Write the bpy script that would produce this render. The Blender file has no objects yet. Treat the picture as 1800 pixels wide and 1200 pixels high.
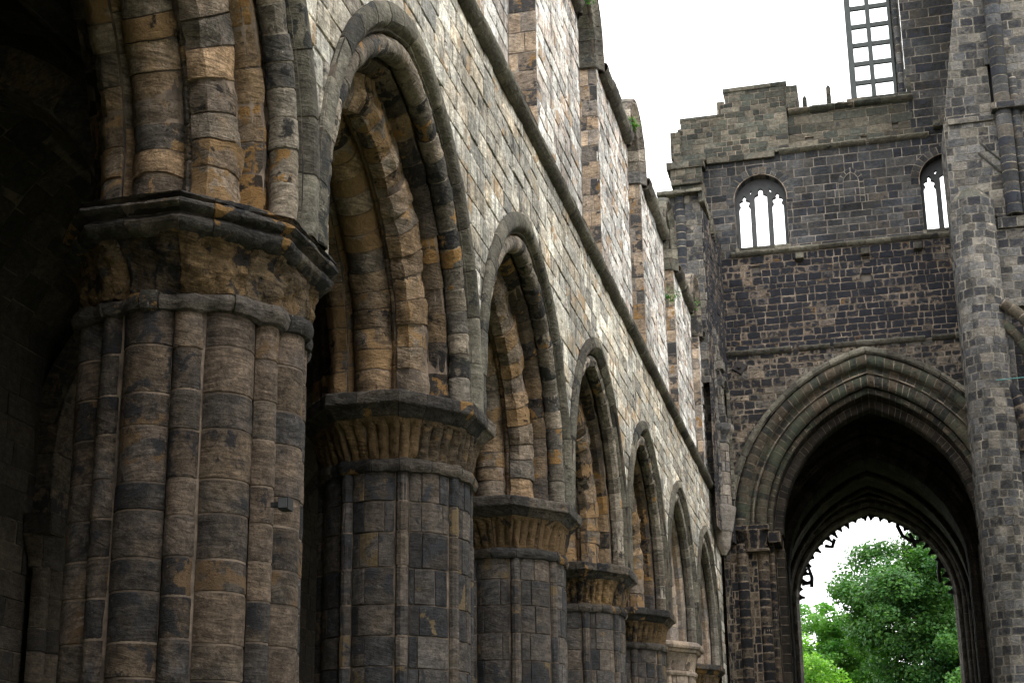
import bpy, math, random
import numpy as np
from mathutils import Matrix, Vector

scn = bpy.context.scene
COL = scn.collection
# ------------------------------------------------------------------ camera
cam_d = bpy.data.cameras.new('camera')
cam = bpy.data.objects.new('camera', cam_d)
COL.objects.link(cam)
scn.camera = cam
YAW, PIT, ROL, FPX, CX, CY = -0.309969, 0.280342, 0.010910, 2691.377, 679.81, 701.61


def cam_rows(y, p, r):
    cy, sy, cp, sp, cr, sr = math.cos(y), math.sin(y), math.cos(p), math.sin(p), math.cos(r), math.sin(r)
    f = np.array([sy * cp, cy * cp, sp]); rt = np.array([cy, -sy, 0.0]); up = np.cross(rt, f)
    return cr * rt + sr * up, -sr * rt + cr * up, f


_r, _u, _f = cam_rows(YAW, PIT, ROL)
M = Matrix(((_r[0], _u[0], -_f[0], 0), (_r[1], _u[1], -_f[1], 0), (_r[2], _u[2], -_f[2], 1.6), (0, 0, 0, 1)))
cam.matrix_world = M
cam_d.sensor_width = 36.0
cam_d.lens = FPX / 1800 * 36
cam_d.shift_x = (900 - CX) / 1800
cam_d.shift_y = (CY - 600) / 1800
cam_d.clip_end = 900
cam_d.clip_start = 0.1
# ------------------------------------------------------------------ sky, sun, exposure
SUN_EL, SUN_AZ = math.radians(43), math.radians(112)     # azimuth clockwise from +Y (nave axis)
world = bpy.data.worlds.new('World'); scn.world = world; world.use_nodes = True
wn = world.node_tree; wn.nodes.clear()
sky = wn.nodes.new('ShaderNodeTexSky'); sky.sky_type = 'NISHITA'; sky.sun_disc = False
sky.sun_elevation = SUN_EL; sky.sun_rotation = SUN_AZ; sky.air_density = 1.0; sky.dust_density = 3.0
bw = wn.nodes.new('ShaderNodeRGBToBW')
cl = wn.nodes.new('ShaderNodeMix'); cl.data_type = 'RGBA'; cl.inputs[0].default_value = 0.86
wtc = wn.nodes.new('ShaderNodeTexCoord'); wnz = wn.nodes.new('ShaderNodeTexNoise')
wnz.inputs['Scale'].default_value = 2.2; wnz.inputs['Detail'].default_value = 5
wmr = wn.nodes.new('ShaderNodeMapRange'); wmr.inputs[1].default_value = .3; wmr.inputs[2].default_value = .7
wmr.inputs[3].default_value = 15.0; wmr.inputs[4].default_value = 21.0
cmb = wn.nodes.new('ShaderNodeCombineColor')
bg = wn.nodes.new('ShaderNodeBackground'); bg.inputs[1].default_value = 0.10
wo = wn.nodes.new('ShaderNodeOutputWorld')
L_ = wn.links.new
L_(wtc.outputs['Generated'], wnz.inputs['Vector']); L_(wnz.outputs[0], wmr.inputs[0])
for i_, k_ in enumerate((.985, .995, 1.0)):
    m_ = wn.nodes.new('ShaderNodeMath'); m_.operation = 'MULTIPLY'; m_.inputs[1].default_value = k_
    L_(wmr.outputs[0], m_.inputs[0]); L_(m_.outputs[0], cmb.inputs[i_])
L_(sky.outputs[0], cl.inputs[6]); L_(cmb.outputs[0], cl.inputs[7])
L_(cl.outputs[2], bg.inputs[0]); L_(bg.outputs[0], wo.inputs[0])
sd = bpy.data.lights.new('sun', 'SUN'); sun = bpy.data.objects.new('sun', sd); COL.objects.link(sun)
sd.energy = 1.5; sd.angle = math.radians(22); sd.color = (1.0, .985, .955)
sdir = Vector((math.sin(SUN_AZ) * math.cos(SUN_EL), math.cos(SUN_AZ) * math.cos(SUN_EL), math.sin(SUN_EL)))
sun.rotation_euler = sdir.to_track_quat('Z', 'Y').to_euler(); sun.location = (60, -30, 80)
vs = scn.view_settings
vs.view_transform = 'Standard'; vs.look = 'None'; vs.gamma = 1.0; vs.use_curve_mapping = False
vs.exposure = 1.12
scn.cycles.use_denoising = True
scn.cycles.max_bounces = 6; scn.cycles.diffuse_bounces = 4; scn.cycles.glossy_bounces = 2

# ------------------------------------------------------------------ numpy noise
def _h(ix, iy, iz, s):
    n = (ix * 374761393 + iy * 668265263 + iz * 2147483647 + s * 1274126177) & 0xffffffff
    n = ((n ^ (n >> 13)) * 1274126177) & 0xffffffff
    n = ((n ^ (n >> 16)) * 2246822519) & 0xffffffff
    return ((n ^ (n >> 15)) & 0xffffff) / float(0xffffff)


def vnoise(P, s=0):
    F = np.floor(P); I = F.astype(np.int64) + 5000; f = P - F; f = f * f * (3 - 2 * f)
    o = 0
    for dx in (0, 1):
        wx = f[:, 0] if dx else 1 - f[:, 0]
        for dy in (0, 1):
            wy = f[:, 1] if dy else 1 - f[:, 1]
            for dz in (0, 1):
                wz = f[:, 2] if dz else 1 - f[:, 2]
                o = o + wx * wy * wz * _h(I[:, 0] + dx, I[:, 1] + dy, I[:, 2] + dz, s)
    return o * 2 - 1


def fbm(P, fr, s=0, oc=3):
    a, o = 1.0, 0
    for i in range(oc):
        o = o + a * vnoise(P * fr, s + i * 17); fr *= 2.07; a *= .5
    return o / 1.6


# ------------------------------------------------------------------ materials
class NT:
    def __init__(s, name):
        s.m = bpy.data.materials.new(name); s.m.use_nodes = True
        s.t = s.m.node_tree; s.t.nodes.clear()
        s.out = s.n('OutputMaterial'); s.b = s.n('BsdfPrincipled')
        s.l(s.b.outputs[0], s.out.inputs[0])

    def n(s, k):
        return s.t.nodes.new('ShaderNode' + k)

    def l(s, a, b):
        s.t.links.new(a, b)

    def put(s, sock, v):
        if hasattr(v, 'is_linked') or isinstance(v, bpy.types.NodeSocket):
            s.l(v, sock)
        else:
            if isinstance(v, tuple) and len(v) == 3 and sock.type == 'RGBA': v = v + (1,)
            sock.default_value = v

    def math(s, op, a, b=0.0, c=0.0):
        m = s.n('Math'); m.operation = op
        s.put(m.inputs[0], a); s.put(m.inputs[1], b)
        if op in ('MULTIPLY_ADD', 'SMOOTH_MIN'): s.put(m.inputs[2], c)
        return m.outputs[0]

    def noise(s, vec, scale, det=4, rough=.55, dist=0.0):
        k = s.n('TexNoise'); s.l(vec, k.inputs['Vector'])
        k.inputs['Scale'].default_value = scale; k.inputs['Detail'].default_value = det
        k.inputs['Roughness'].default_value = rough; k.inputs['Distortion'].default_value = dist
        return k.outputs[0]

    def step(s, v, a, b, lo=0.0, hi=1.0):
        k = s.n('MapRange'); k.interpolation_type = 'SMOOTHSTEP'
        s.put(k.inputs[0], v); s.put(k.inputs[1], a); s.put(k.inputs[2], b)
        s.put(k.inputs[3], lo); s.put(k.inputs[4], hi)
        return k.outputs[0]

    def mix(s, f, a, b, mode='MIX'):
        k = s.n('Mix'); k.data_type = 'RGBA'; k.blend_type = mode
        s.put(k.inputs[0], f); s.put(k.inputs[6], a); s.put(k.inputs[7], b)
        return k.outputs[2]

    def scale(s, vec, v3):
        k = s.n('VectorMath'); k.operation = 'MULTIPLY'; s.l(vec, k.inputs[0]); k.inputs[1].default_value = v3
        return k.outputs[0]


def stone(name, pal, soot=0.0, sootcol=(.012, .012, .014), ochre=0.0, ochcol=(.33, .19, .075), algae=0.0,
          algcol=(.055, .065, .035), edgecol=None, edgeamt=0.0, bed=.3, lich=.1, streak=0.0, bump=1.0, var=.28, big=.25, mul=1.0, mott=.34):
    pal = [tuple(x * mul for x in p_) for p_ in pal]; ochcol = tuple(x * mul for x in ochcol)
    k = NT(name)
    at = k.n('Attribute'); at.attribute_name = 'blk'
    sp = k.n('SeparateColor'); k.l(at.outputs['Color'], sp.inputs[0])
    r1, r2, ed = sp.outputs[0], sp.outputs[1], sp.outputs[2]; r3 = at.outputs['Alpha']
    geo = k.n('NewGeometry'); pos = geo.outputs['Position']
    ramp = k.n('ValToRGB'); cr = ramp.color_ramp; cr.interpolation = 'LINEAR'
    while len(cr.elements) < len(pal): cr.elements.new(.5)
    for i, c in enumerate(pal):
        cr.elements[i].position = i / max(1, len(pal) - 1); cr.elements[i].color = c + (1,)
    # a little drift of the colour inside every block
    off = k.n('VectorMath'); off.operation = 'ADD'
    cmb = k.n('CombineXYZ'); k.l(k.math('MULTIPLY', r1, 37.0), cmb.inputs[0]); k.l(k.math('MULTIPLY', r2, 53.0), cmb.inputs[1]); k.l(k.math('MULTIPLY', r3, 41.0), cmb.inputs[2])
    k.l(pos, off.inputs[0]); k.l(cmb.outputs[0], off.inputs[1]); pb = off.outputs[0]
    n1 = k.noise(pb, 3.1, 5, .6, .6)
    k.l(k.math('ADD', r1, k.math('MULTIPLY_ADD', n1, .5, -.25)), ramp.inputs[0])
    c = ramp.outputs[0]
    # value of each block
    c = k.mix(1.0, c, k.math('MULTIPLY_ADD', r2, 2 * var, 1 - var), 'MULTIPLY')
    # bedding of the sandstone: wavy thin layers, tilted differently in every block
    tilt = k.n('VectorRotate'); tilt.rotation_type = 'AXIS_ANGLE'; k.l(pb, tilt.inputs['Vector'])
    tilt.inputs['Axis'].default_value = (.6, .8, 0); k.l(k.math('MULTIPLY_ADD', r3, 1.1, -.55), tilt.inputs['Angle'])
    nb = k.noise(k.scale(tilt.outputs[0], (1.7, 1.7, 11.0)), 1.6, 6, .68, 1.6)
    c = k.mix(1.0, c, k.step(nb, .3, .72, 1 - bed, 1 + bed), 'MULTIPLY')
    # weathering across blocks
    n0 = k.noise(pos, .55, 6, .62)
    c = k.mix(1.0, c, k.step(n0, .3, .7, 1 - big, 1 + big), 'MULTIPLY')
    nf = k.noise(pos, 46.0, 4, .7)
    c = k.mix(1.0, c, k.math('MULTIPLY_ADD', nf, 1.2, .4), 'MULTIPLY')
    n2 = k.noise(pb, 5.5, 6, .62, .4)
    c = k.mix(1.0, c, k.step(k.noise(pb, 10.0, 8, .78, .3), .34, .66, 1 - mott, 1 + mott), 'MULTIPLY')
    if ochre > 0:      # raw stone where the face has flaked off
        m = k.step(k.math('ADD', k.math('MULTIPLY', r3, .45), k.noise(pb, 3.4, 5, .6, .3)), .97 - .45 * ochre, 1.0 - .45 * ochre)
        c = k.mix(m, c, k.mix(n2, tuple(x * .55 for x in ochcol), tuple(x * 1.35 for x in ochcol)))
    if edgeamt > 0:
        m = k.step(k.math('ADD', ed, k.math('MULTIPLY_ADD', k.noise(pb, 11.0, 5, .65), 1.6, -.8)), .30, .42, edgeamt, 0.0)
        c = k.mix(m, c, edgecol)
    if soot > 0:
        s0 = k.math('ADD', k.math('MULTIPLY_ADD', r2, -.24, -.09), k.math('MULTIPLY_ADD', n2, .95, k.math('MULTIPLY', k.noise(pos, .8, 4, .6), .65)))
        if edgeamt > 0:
            s0 = k.math('ADD', s0, k.math('MULTIPLY_ADD', ed, .22, -.18))
        m = k.step(s0, .86 - soot * .5, .93 - soot * .5)
        c = k.mix(k.math('MULTIPLY', m, .93), c, k.mix(n1, tuple(x * .5 for x in sootcol), tuple(x * 1.8 for x in sootcol)))
    if streak > 0:
        ns = k.noise(k.scale(pos, (1.9, 1.9, .16)), 2.3, 5, .65)
        c = k.mix(k.step(ns, .50, .66, 0, streak), c, (.035, .036, .034))
    if algae > 0:
        na = k.noise(pos, 1.3, 6, .68)
        c = k.mix(k.step(na, .62 - .3 * algae, .78 - .3 * algae, 0, min(.85, algae * 1.3)), c, algcol)
    if lich > 0:
        nl = k.noise(pos, 17.0, 5, .7)
        c = k.mix(k.step(nl, .66, .72, 0, lich * 3), c, (.36, .34, .29))
    pit = k.noise(pos, 70.0, 2, .5)
    c = k.mix(k.step(pit, .66, .74, 0, .5), c, (.02, .018, .016))
    k.l(c, k.b.inputs['Base Color'])
    k.b.inputs['Roughness'].default_value = .93
    k.b.inputs['Specular IOR Level'].default_value = .18
    h = k.math('MULTIPLY_ADD', n2, 1.0, k.math('MULTIPLY_ADD', k.noise(pos, 24, 5, .7), .55, k.math('MULTIPLY', nb, .7)))
    h = k.math('ADD', h, k.step(pit, .62, .74, 0, -.5))
    bp = k.n('Bump'); bp.inputs['Strength'].default_value = min(1, .85 * bump); bp.inputs['Distance'].default_value = .036 * bump
    k.l(h, bp.inputs['Height']); k.l(bp.outputs[0], k.b.inputs['Normal'])
    return k.m


def mortar(name, col, dark=(.05, .045, .04)):
    k = NT(name); geo = k.n('NewGeometry'); pos = geo.outputs['Position']
    c = k.mix(k.step(k.noise(pos, 2.1, 5, .65), .4, .62), dark, col)
    c = k.mix(1.0, c, k.math('MULTIPLY_ADD', k.noise(pos, 40, 3), .8, .6), 'MULTIPLY')
    k.l(c, k.b.inputs['Base Color']); k.b.inputs['Roughness'].default_value = .97
    k.b.inputs['Specular IOR Level'].default_value = .1
    return k.m


def plain(name, col, rough=.6, metal=0.0, nz=.3, sc=20):
    k = NT(name); geo = k.n('NewGeometry')
    c = k.mix(1.0, col, k.math('MULTIPLY_ADD', k.noise(geo.outputs['Position'], sc, 5), 2 * nz, 1 - nz), 'MULTIPLY')
    k.l(c, k.b.inputs['Base Color']); k.b.inputs['Roughness'].default_value = rough; k.b.inputs['Metallic'].default_value = metal
    return k.m


G = lambda *a: tuple(a)
GREY = [(.060, .055, .052), (.115, .098, .084), (.155, .125, .100), (.10, .093, .088), (.20, .155, .115), (.13, .108, .09)]
M_SHAFT = stone('weathered_shaft_stone', [(.050, .046, .044), (.120, .094, .074), (.180, .132, .096), (.072, .068, .067), (.195, .142, .098), (.10, .084, .070)],
                soot=.30, sootcol=(.020, .020, .022), ochre=.03, ochcol=(.20, .13, .075), bed=.42, lich=.14, bump=1.1, mott=.42, mul=0.62)
M_SHAFT2 = stone('grey_shaft_stone', [(.05, .051, .055), (.10, .09, .083), (.155, .128, .105), (.07, .07, .074), (.17, .135, .105)],
                 soot=.30, sootcol=(.03, .031, .035), ochre=.02, ochcol=(.22, .16, .09), bed=.38, lich=.16, bump=1.0, mott=.40, mul=0.62)
M_NEWSHAFT = stone('restored_shaft_stone', [(.30, .24, .19), (.36, .28, .21), (.25, .21, .18)], soot=.0, bed=.12, lich=.03, bump=.4, big=.12, mul=0.8)
M_BELL = stone('eroded_capital_stone', [(.11, .085, .06), (.20, .135, .07), (.27, .175, .085), (.12, .10, .08)],
               soot=.34, sootcol=(.016, .015, .015), ochre=.42, ochcol=(.23, .15, .078), bed=.45, bump=1.5, mul=0.62)
M_ABA = stone('dark_abacus_stone', [(.055, .052, .05), (.095, .082, .070), (.15, .125, .10)],
              soot=.30, sootcol=(.017, .017, .019), ochre=.10, bed=.45, lich=.25, algae=.15, bump=1.3, mul=0.7)
M_ORANGE = stone('flaking_orange_stone', [(.15, .12, .095), (.24, .17, .11), (.29, .195, .115), (.18, .15, .12), (.26, .20, .145), (.12, .105, .09)],
                 soot=.24, sootcol=(.02, .018, .017), ochre=.36, ochcol=(.29, .185, .095), bed=.42, bump=1.6, mul=0.95)
M_RING = stone('roll_moulding_stone', [(.085, .08, .073), (.15, .13, .105), (.23, .19, .145), (.12, .105, .085), (.28, .24, .19)],
               soot=.36, sootcol=(.02, .02, .021), ochre=.02, algae=.18, bed=.4, lich=.3, bump=1.3, mul=0.9)
M_HOOD = stone('dark_hood_stone', [(.068, .062, .050), (.105, .096, .075), (.16, .145, .112), (.08, .075, .062)],
               soot=.25, sootcol=(.024, .025, .024), algae=.30, bed=.3, lich=.25, bump=1.1, mul=0.85)
M_RECESS = stone('dark_recess_stone', [(.07, .06, .05), (.13, .10, .075), (.21, .145, .085), (.06, .054, .05)],
                 soot=.42, sootcol=(.014, .013, .013), ochre=.2, bed=.3, bump=1.2, mul=0.7)  # darker than the arch blocks, for recessed and back orders
M_NEWARCH = stone('restored_arch_stone', [(.27, .20, .15), (.36, .28, .21), (.22, .19, .165), (.31, .24, .18), (.20, .18, .17)],
                  soot=.05, sootcol=(.05, .05, .05), bed=.15, lich=.08, bump=.6, mul=0.85)
M_NAVE = stone('pale_nave_ashlar', [(.26, .255, .235), (.50, .445, .36), (.64, .60, .52), (.44, .42, .37), (.60, .51, .39), (.33, .315, .28), (.66, .63, .55)],
               soot=.17, var=.30, big=.30, mott=.42, sootcol=(.055, .053, .05), ochre=.04, ochcol=(.44, .31, .19), bed=.34, lich=.3, streak=.55, bump=1.5, algae=.16, algcol=(.13, .135, .09), mul=0.95)
M_CLER = stone('bleached_clerestory_ashlar', [(.38, .375, .36), (.60, .565, .51), (.69, .665, .62), (.52, .49, .45), (.62, .52, .44), (.68, .67, .64)],
               soot=.20, var=.36, big=.34, mott=.45, sootcol=(.08, .076, .072), ochre=.07, ochcol=(.48, .35, .24), bed=.30, lich=.3, streak=.55, bump=1.5, mul=0.84)
M_JAMB = stone('window_jamb_stone', [(.12, .11, .10), (.33, .25, .18), (.44, .33, .23), (.20, .18, .16), (.48, .34, .22)],
               soot=.40, sootcol=(.035, .035, .036), ochre=.08, bed=.3, lich=.2, bump=1.1, var=.4, mul=0.72)
M_TLOW = stone('soot_black_rubble', [(.13, .11, .095), (.19, .15, .12), (.25, .19, .14), (.10, .092, .085), (.16, .135, .12)],
               soot=.86, sootcol=(.012, .0135, .018), edgecol=(.17, .135, .10), edgeamt=.65, ochre=.03, bed=.2, lich=.15, bump=1.2, big=.4, var=.4, mul=0.42)
M_TMID = stone('dark_tower_ashlar', [(.052, .056, .064), (.085, .084, .084), (.125, .118, .11), (.062, .067, .076), (.16, .135, .108)],
               soot=.40, sootcol=(.020, .022, .028), edgecol=(.15, .125, .10), edgeamt=.35, bed=.25, lich=.2, bump=1.1, var=.55, big=.5, streak=.45, mul=0.44)
M_TTOP = stone('green_stained_ashlar', [(.085, .09, .075), (.13, .13, .105), (.20, .18, .14), (.26, .22, .165), (.10, .105, .09)],
               soot=.20, sootcol=(.03, .03, .03), algae=.28, algcol=(.062, .075, .052), bed=.25, lich=.2, bump=1.0, var=.5, mul=0.43)
M_TPALE = stone('grey_buttress_ashlar', [(.075, .076, .082), (.14, .135, .13), (.21, .195, .175), (.10, .10, .105), (.26, .23, .19), (.17, .155, .14)],
                soot=.34, sootcol=(.022, .022, .026), edgecol=(.26, .24, .20), edgeamt=.35, bed=.25, lich=.25, algae=.08, bump=1.1, var=.5, mul=0.46)
M_TARCH = stone('green_black_arch_stone', [(.06, .058, .05), (.11, .095, .07), (.17, .13, .09), (.075, .078, .062)],
                soot=.30, sootcol=(.016, .017, .017), algae=.50, algcol=(.058, .072, .048), edgecol=(.22, .18, .13), edgeamt=.35, bed=.25, lich=.15, bump=1.2, mul=0.48)
M_JAMBLK = stone('black_respond_stone', [(.13, .105, .08), (.20, .15, .11), (.26, .20, .14), (.10, .09, .08)],
                 soot=.62, sootcol=(.013, .013, .016), edgecol=(.26, .2, .14), edgeamt=.55, bed=.3, lich=.1, bump=1.2, mul=0.42)
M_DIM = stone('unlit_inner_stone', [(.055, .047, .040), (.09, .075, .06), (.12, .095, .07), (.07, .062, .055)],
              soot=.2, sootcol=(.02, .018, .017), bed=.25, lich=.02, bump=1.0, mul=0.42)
M_WINST = stone('window_moulding_stone', [(.12, .11, .10), (.19, .165, .14), (.15, .135, .12)], soot=.1, bed=.15, lich=.05, bump=.6, mul=0.6)
MO_TAN = mortar('tan_mortar', (.27, .215, .165), (.09, .075, .062))
MO_DARK = mortar('dirty_mortar', (.10, .08, .062), (.022, .02, .018))
MO_PALE = mortar('pale_mortar', (.30, .26, .21), (.09, .08, .07))
MO_GREY = mortar('grey_mortar', (.31, .27, .235), (.11, .095, .085))
MO_SHAFT = mortar('buff_joint_mortar', (.20, .155, .12), (.075, .06, .05))
M_IRON = plain('rusty_iron', (.020, .016, .015), .85, 0)
M_TIMBER = plain('grey_painted_frame', (.045, .052, .05), .8, 0, .35, 6)
M_BLACK = plain('black_plastic_and_slot_shade', (.010, .010, .011), .85)
M_GLASS = plain('lamp_glass', (.05, .052, .055), .6)
M_CORD = plain('turquoise_cord', (.07, .24, .23), .6, 0, .1)
M_FILL = plain('rubble_core', (.10, .085, .07), .95, 0, .5, 5)

# ------------------------------------------------------------------ scene graph helpers
def put(o, label=None, cat=None, group=None, kind=None):
    if label: o['label'] = label
    if cat: o['category'] = cat
    if group: o['group'] = group
    if kind: o['kind'] = kind
    return o


def thing(name, label, cat, loc=(0, 0, 0), group=None):
    o = bpy.data.objects.new(name, None); COL.objects.link(o); o.location = loc
    o.empty_display_size = .2
    return put(o, label, cat, group)


def link(name, me, parent=None):
    o = bpy.data.objects.new(name, me); COL.objects.link(o)
    if parent is not None:
        o.parent = parent
        pl = Vector((0, 0, 0)); q = parent
        while q is not None: pl += q.location; q = q.parent
        o.location = -pl if me is None or not me.get('local') else Vector((0, 0, 0))
    return o


class Acc:
    """collects stone blocks and mortar of one part, then builds one mesh"""

    def __init__(s):
        s.P = []; s.N = []; s.D = []; s.A = []; s.C = []; s.F = []; s.MI = []; s.n = 0

    def add(s, P, N, D, A, C, F, mi):
        s.P.append(P); s.N.append(N); s.D.append(D); s.A.append(A); s.C.append(C)
        s.F.append(F + s.n); s.MI.append(np.full(len(F), mi, np.int32)); s.n += len(P)

    def build(s, name, mats, parent=None, fr=6.0, seed=0, smooth=True, shape=None, sharp=33):
        if not s.P:
            s.add(np.zeros((3, 3)), np.zeros((3, 3)), np.zeros(3), np.zeros(3), np.zeros((3, 4)), np.array([[0, 1, 2, 2]]), 0)
        P = np.concatenate(s.P); N = np.concatenate(s.N); D = np.concatenate(s.D); A = np.concatenate(s.A); C = np.concatenate(s.C)
        F = np.concatenate(s.F); MI = np.concatenate(s.MI)
        P = P + N * (D + A * fbm(P, fr, seed, 4))[:, None]
        if shape is not None: P = shape(P, N, C)
        me = bpy.data.meshes.new(name)
        me.vertices.add(len(P)); me.vertices.foreach_set('co', P.astype(np.float32).ravel())
        me.loops.add(F.size); me.loops.foreach_set('vertex_index', F.astype(np.int32).ravel())
        me.polygons.add(len(F)); me.polygons.foreach_set('loop_start', np.arange(0, F.size, 4, dtype=np.int32))
        me.polygons.foreach_set('material_index', MI)
        me.polygons.foreach_set('use_smooth', np.full(len(F), smooth))
        for m in mats: me.materials.append(m)
        a = me.color_attributes.new('blk', 'FLOAT_COLOR', 'POINT'); a.data.foreach_set('color', C.astype(np.float32).ravel())
        me.update(); me.validate()
        me.set_sharp_from_angle(angle=math.radians(sharp))
        return link(name, me, parent)


def gridfaces(a, b, mask=None):
    i = np.arange(a - 1)[:, None] * b + np.arange(b - 1)[None, :]
    F = np.stack([i, i + b, i + b + 1, i + 1], -1).reshape(-1, 4)
    if mask is not None: F = F[mask.ravel()]
    return F


def surf(S, U, V, sgn):
    e = 1e-3
    P = S(U, V); du = (S(U + e, V) - S(U - e, V)); dv = (S(U, V + e) - S(U, V - e))
    N = np.cross(du, dv) * sgn; l = np.linalg.norm(N, axis=-1, keepdims=True); l[l < 1e-12] = 1
    return P, N / l


def axis_samples(a, b, g, sub, soft=.045):
    w = b - a; g = min(g, w * .12); e1 = min(.007, w * .1); e2 = min(soft, w * .3)
    lo, hi = a + g, b - g
    n = max(1, int(round((hi - lo - 2 * e2) / sub)))
    mid = np.linspace(lo + e2, hi - e2, n + 1)
    return np.concatenate([[lo, lo + e1], mid, [hi - e1, hi]])


def blocks(B, S, courses, ur, L=None, seed=0, gap=.006, depth=.02, jit=.006, amp=.004, keep=None, sub=.16, sgn=1,
           tone=None, back=True, tilt=.4, bd=.55, mi=0, mb=1, fine=.05, irr=.006, gapu=None, bsub=.06):
    """S(u,v)->xyz. courses: v boundaries. ur: (u0,u1), list of them, or f(v)->list. L: (min,max) block length or None"""
    R = random.Random(seed)
    for ci in range(len(courses) - 1):
        v0, v1 = courses[ci], courses[ci + 1]
        iv = ur((v0 + v1) / 2) if callable(ur) else ur
        if isinstance(iv, tuple): iv = [iv]
        bk = depth * bd + jit * .6; rim = max(depth, bk + .003)
        for (ua, ub) in iv:
            if ub - ua < .02: continue
            cuts = [ua]
            if L:
                c = ua + R.uniform(.25, 1.0) * L[0]
                while c < ub - L[0] * .45:
                    cuts.append(c); c += R.uniform(*L)
            cuts.append(ub)
            for k in range(len(cuts) - 1):
                a, b = cuts[k], cuts[k + 1]
                sb = sub; part = False
                if keep is not None:
                    tu, tv = np.meshgrid(np.linspace(a, b, 7), np.linspace(v0, v1, 6), indexing='ij')
                    kk = keep(tu, tv)
                    if not kk.any(): continue
                    if not kk.all(): sb = fine; part = True
                us = axis_samples(a, b, gap if gapu is None else gapu, sb); vv = axis_samples(v0, v1, gap, sb)
                U, V = np.meshgrid(us, vv, indexing='ij'); na, nb = U.shape
                P, N = surf(S, U, V, sgn)
                P = P.reshape(-1, 3); N = N.reshape(-1, 3)
                x = (U - a) / (b - a); y = (V - v0) / (v1 - v0)
                D = R.uniform(-jit, jit) + tilt * R.uniform(-jit, jit) * (x - .5) * 2 + tilt * R.uniform(-jit, jit) * (y - .5) * 2
                Ai = np.full(U.shape, float(amp))
                D = D + np.zeros_like(U)
                D[0, :] = D[-1, :] = -rim; D[:, 0] = D[:, -1] = -rim
                D[1, 1:-1] -= depth * .12; D[-2, 1:-1] -= depth * .12; D[1:-1, 1] -= depth * .12; D[1:-1, -2] -= depth * .12
                ed = np.minimum(np.minimum(U - a, b - U), np.minimum(V - v0, v1 - V)) / .06
                C = np.empty(U.shape + (4,)); C[..., 0] = R.random() if tone is None else tone(R, (a + b) / 2, (v0 + v1) / 2)
                C[..., 1] = R.random(); C[..., 2] = np.clip(ed, 0, 1); C[..., 3] = R.random()
                if irr > 0:   # uneven arrises
                    T = np.gradient(P.reshape(na, nb, 3), axis=0); T /= np.linalg.norm(T, axis=-1, keepdims=True) + 1e-9
                    W = np.cross(N, T.reshape(-1, 3))
                    q1 = vnoise(P * 9.0, seed % 97 + 3); q2 = vnoise(P * 9.0, seed % 97 + 5)
                    P = P + T.reshape(-1, 3) * (q1 * irr)[:, None] + W * (q2 * irr)[:, None]
                mask = None
                if part:
                    cu = (U[:-1, :-1] + U[1:, 1:]) / 2; cv = (V[:-1, :-1] + V[1:, 1:]) / 2; mask = keep(cu, cv)
                    if not mask.any(): continue
                B.add(P, N, D.ravel(), Ai.ravel(), C.reshape(-1, 4), gridfaces(na, nb, mask), mi)
            if back:
                n = max(1, int(math.ceil((ub - ua) / (.3 if keep is None else .12)))); m_ = 1 if keep is None else max(1, int((v1 - v0) / .12))
                if amp > .008: n = max(n, int((ub - ua) / bsub)); m_ = max(m_, int((v1 - v0) / bsub))
                if L is None: n = max(n, int((ub - ua) / .05))
                U, V = np.meshgrid(np.linspace(ua, ub, n + 1), np.linspace(v0, v1 + (.02 if L is None and ci == len(courses) - 2 else 0), m_ + 1), indexing='ij')
                mask = None
                if keep is not None:
                    cu = (U[:-1, :-1] + U[1:, 1:]) / 2; cv = (V[:-1, :-1] + V[1:, 1:]) / 2; mask = keep(cu, cv)
                    if not mask.any(): continue
                P, N = surf(S, U, V, sgn); q = U.size
                B.add(P.reshape(-1, 3), N.reshape(-1, 3), np.full(q, -bk), np.full(q, float(amp)), np.tile([[.5, .5, 0, .5]], (q, 1)), gridfaces(n + 1, m_ + 1, mask), mb)


def courses(v0, v1, h, seed=0, var=.25):
    R = random.Random(seed); c = [v0]
    while c[-1] < v1 - h * .6: c.append(c[-1] + h * R.uniform(1 - var, 1 + var))
    k = (v1 - v0) / (c[-1] - v0)
    return [v0 + (x - v0) * k for x in c]


def plane(o, u, v):
    o, u, v = (np.array(x, float) for x in (o, u, v))
    return lambda U, V: o + U[..., None] * u + V[..., None] * v


def box(B, x0, x1, y0, y1, z0, z1, mi=0, L=(.6, .9), seed=0, h=None, **k):
    """a stone box: all faces as blocks"""
    h = h or (z1 - z0)
    cz = courses(z0, z1, h, seed) if z1 - z0 > h * 1.3 else [z0, z1]
    kw = dict(L=L, mi=mi, **k)
    blocks(B, plane((0, y0, 0), (1, 0, 0), (0, 0, 1)), cz, (x0, x1), seed=seed, **kw)
    blocks(B, plane((0, y1, 0), (1, 0, 0), (0, 0, 1)), cz, (x0, x1), seed=seed + 1, sgn=-1, **kw)
    blocks(B, plane((x1, 0, 0), (0, 1, 0), (0, 0, 1)), cz, (y0, y1), seed=seed + 2, **kw)
    blocks(B, plane((x0, 0, 0), (0, 1, 0), (0, 0, 1)), cz, (y0, y1), seed=seed + 3, sgn=-1, **kw)
    blocks(B, plane((0, 0, z1), (1, 0, 0), (0, 1, 0)), [y0, y1], (x0, x1), seed=seed + 4, **kw)
    blocks(B, plane((0, 0, z0), (1, 0, 0), (0, 1, 0)), [y0, y1], (x0, x1), seed=seed + 5, sgn=-1, **kw)


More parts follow.
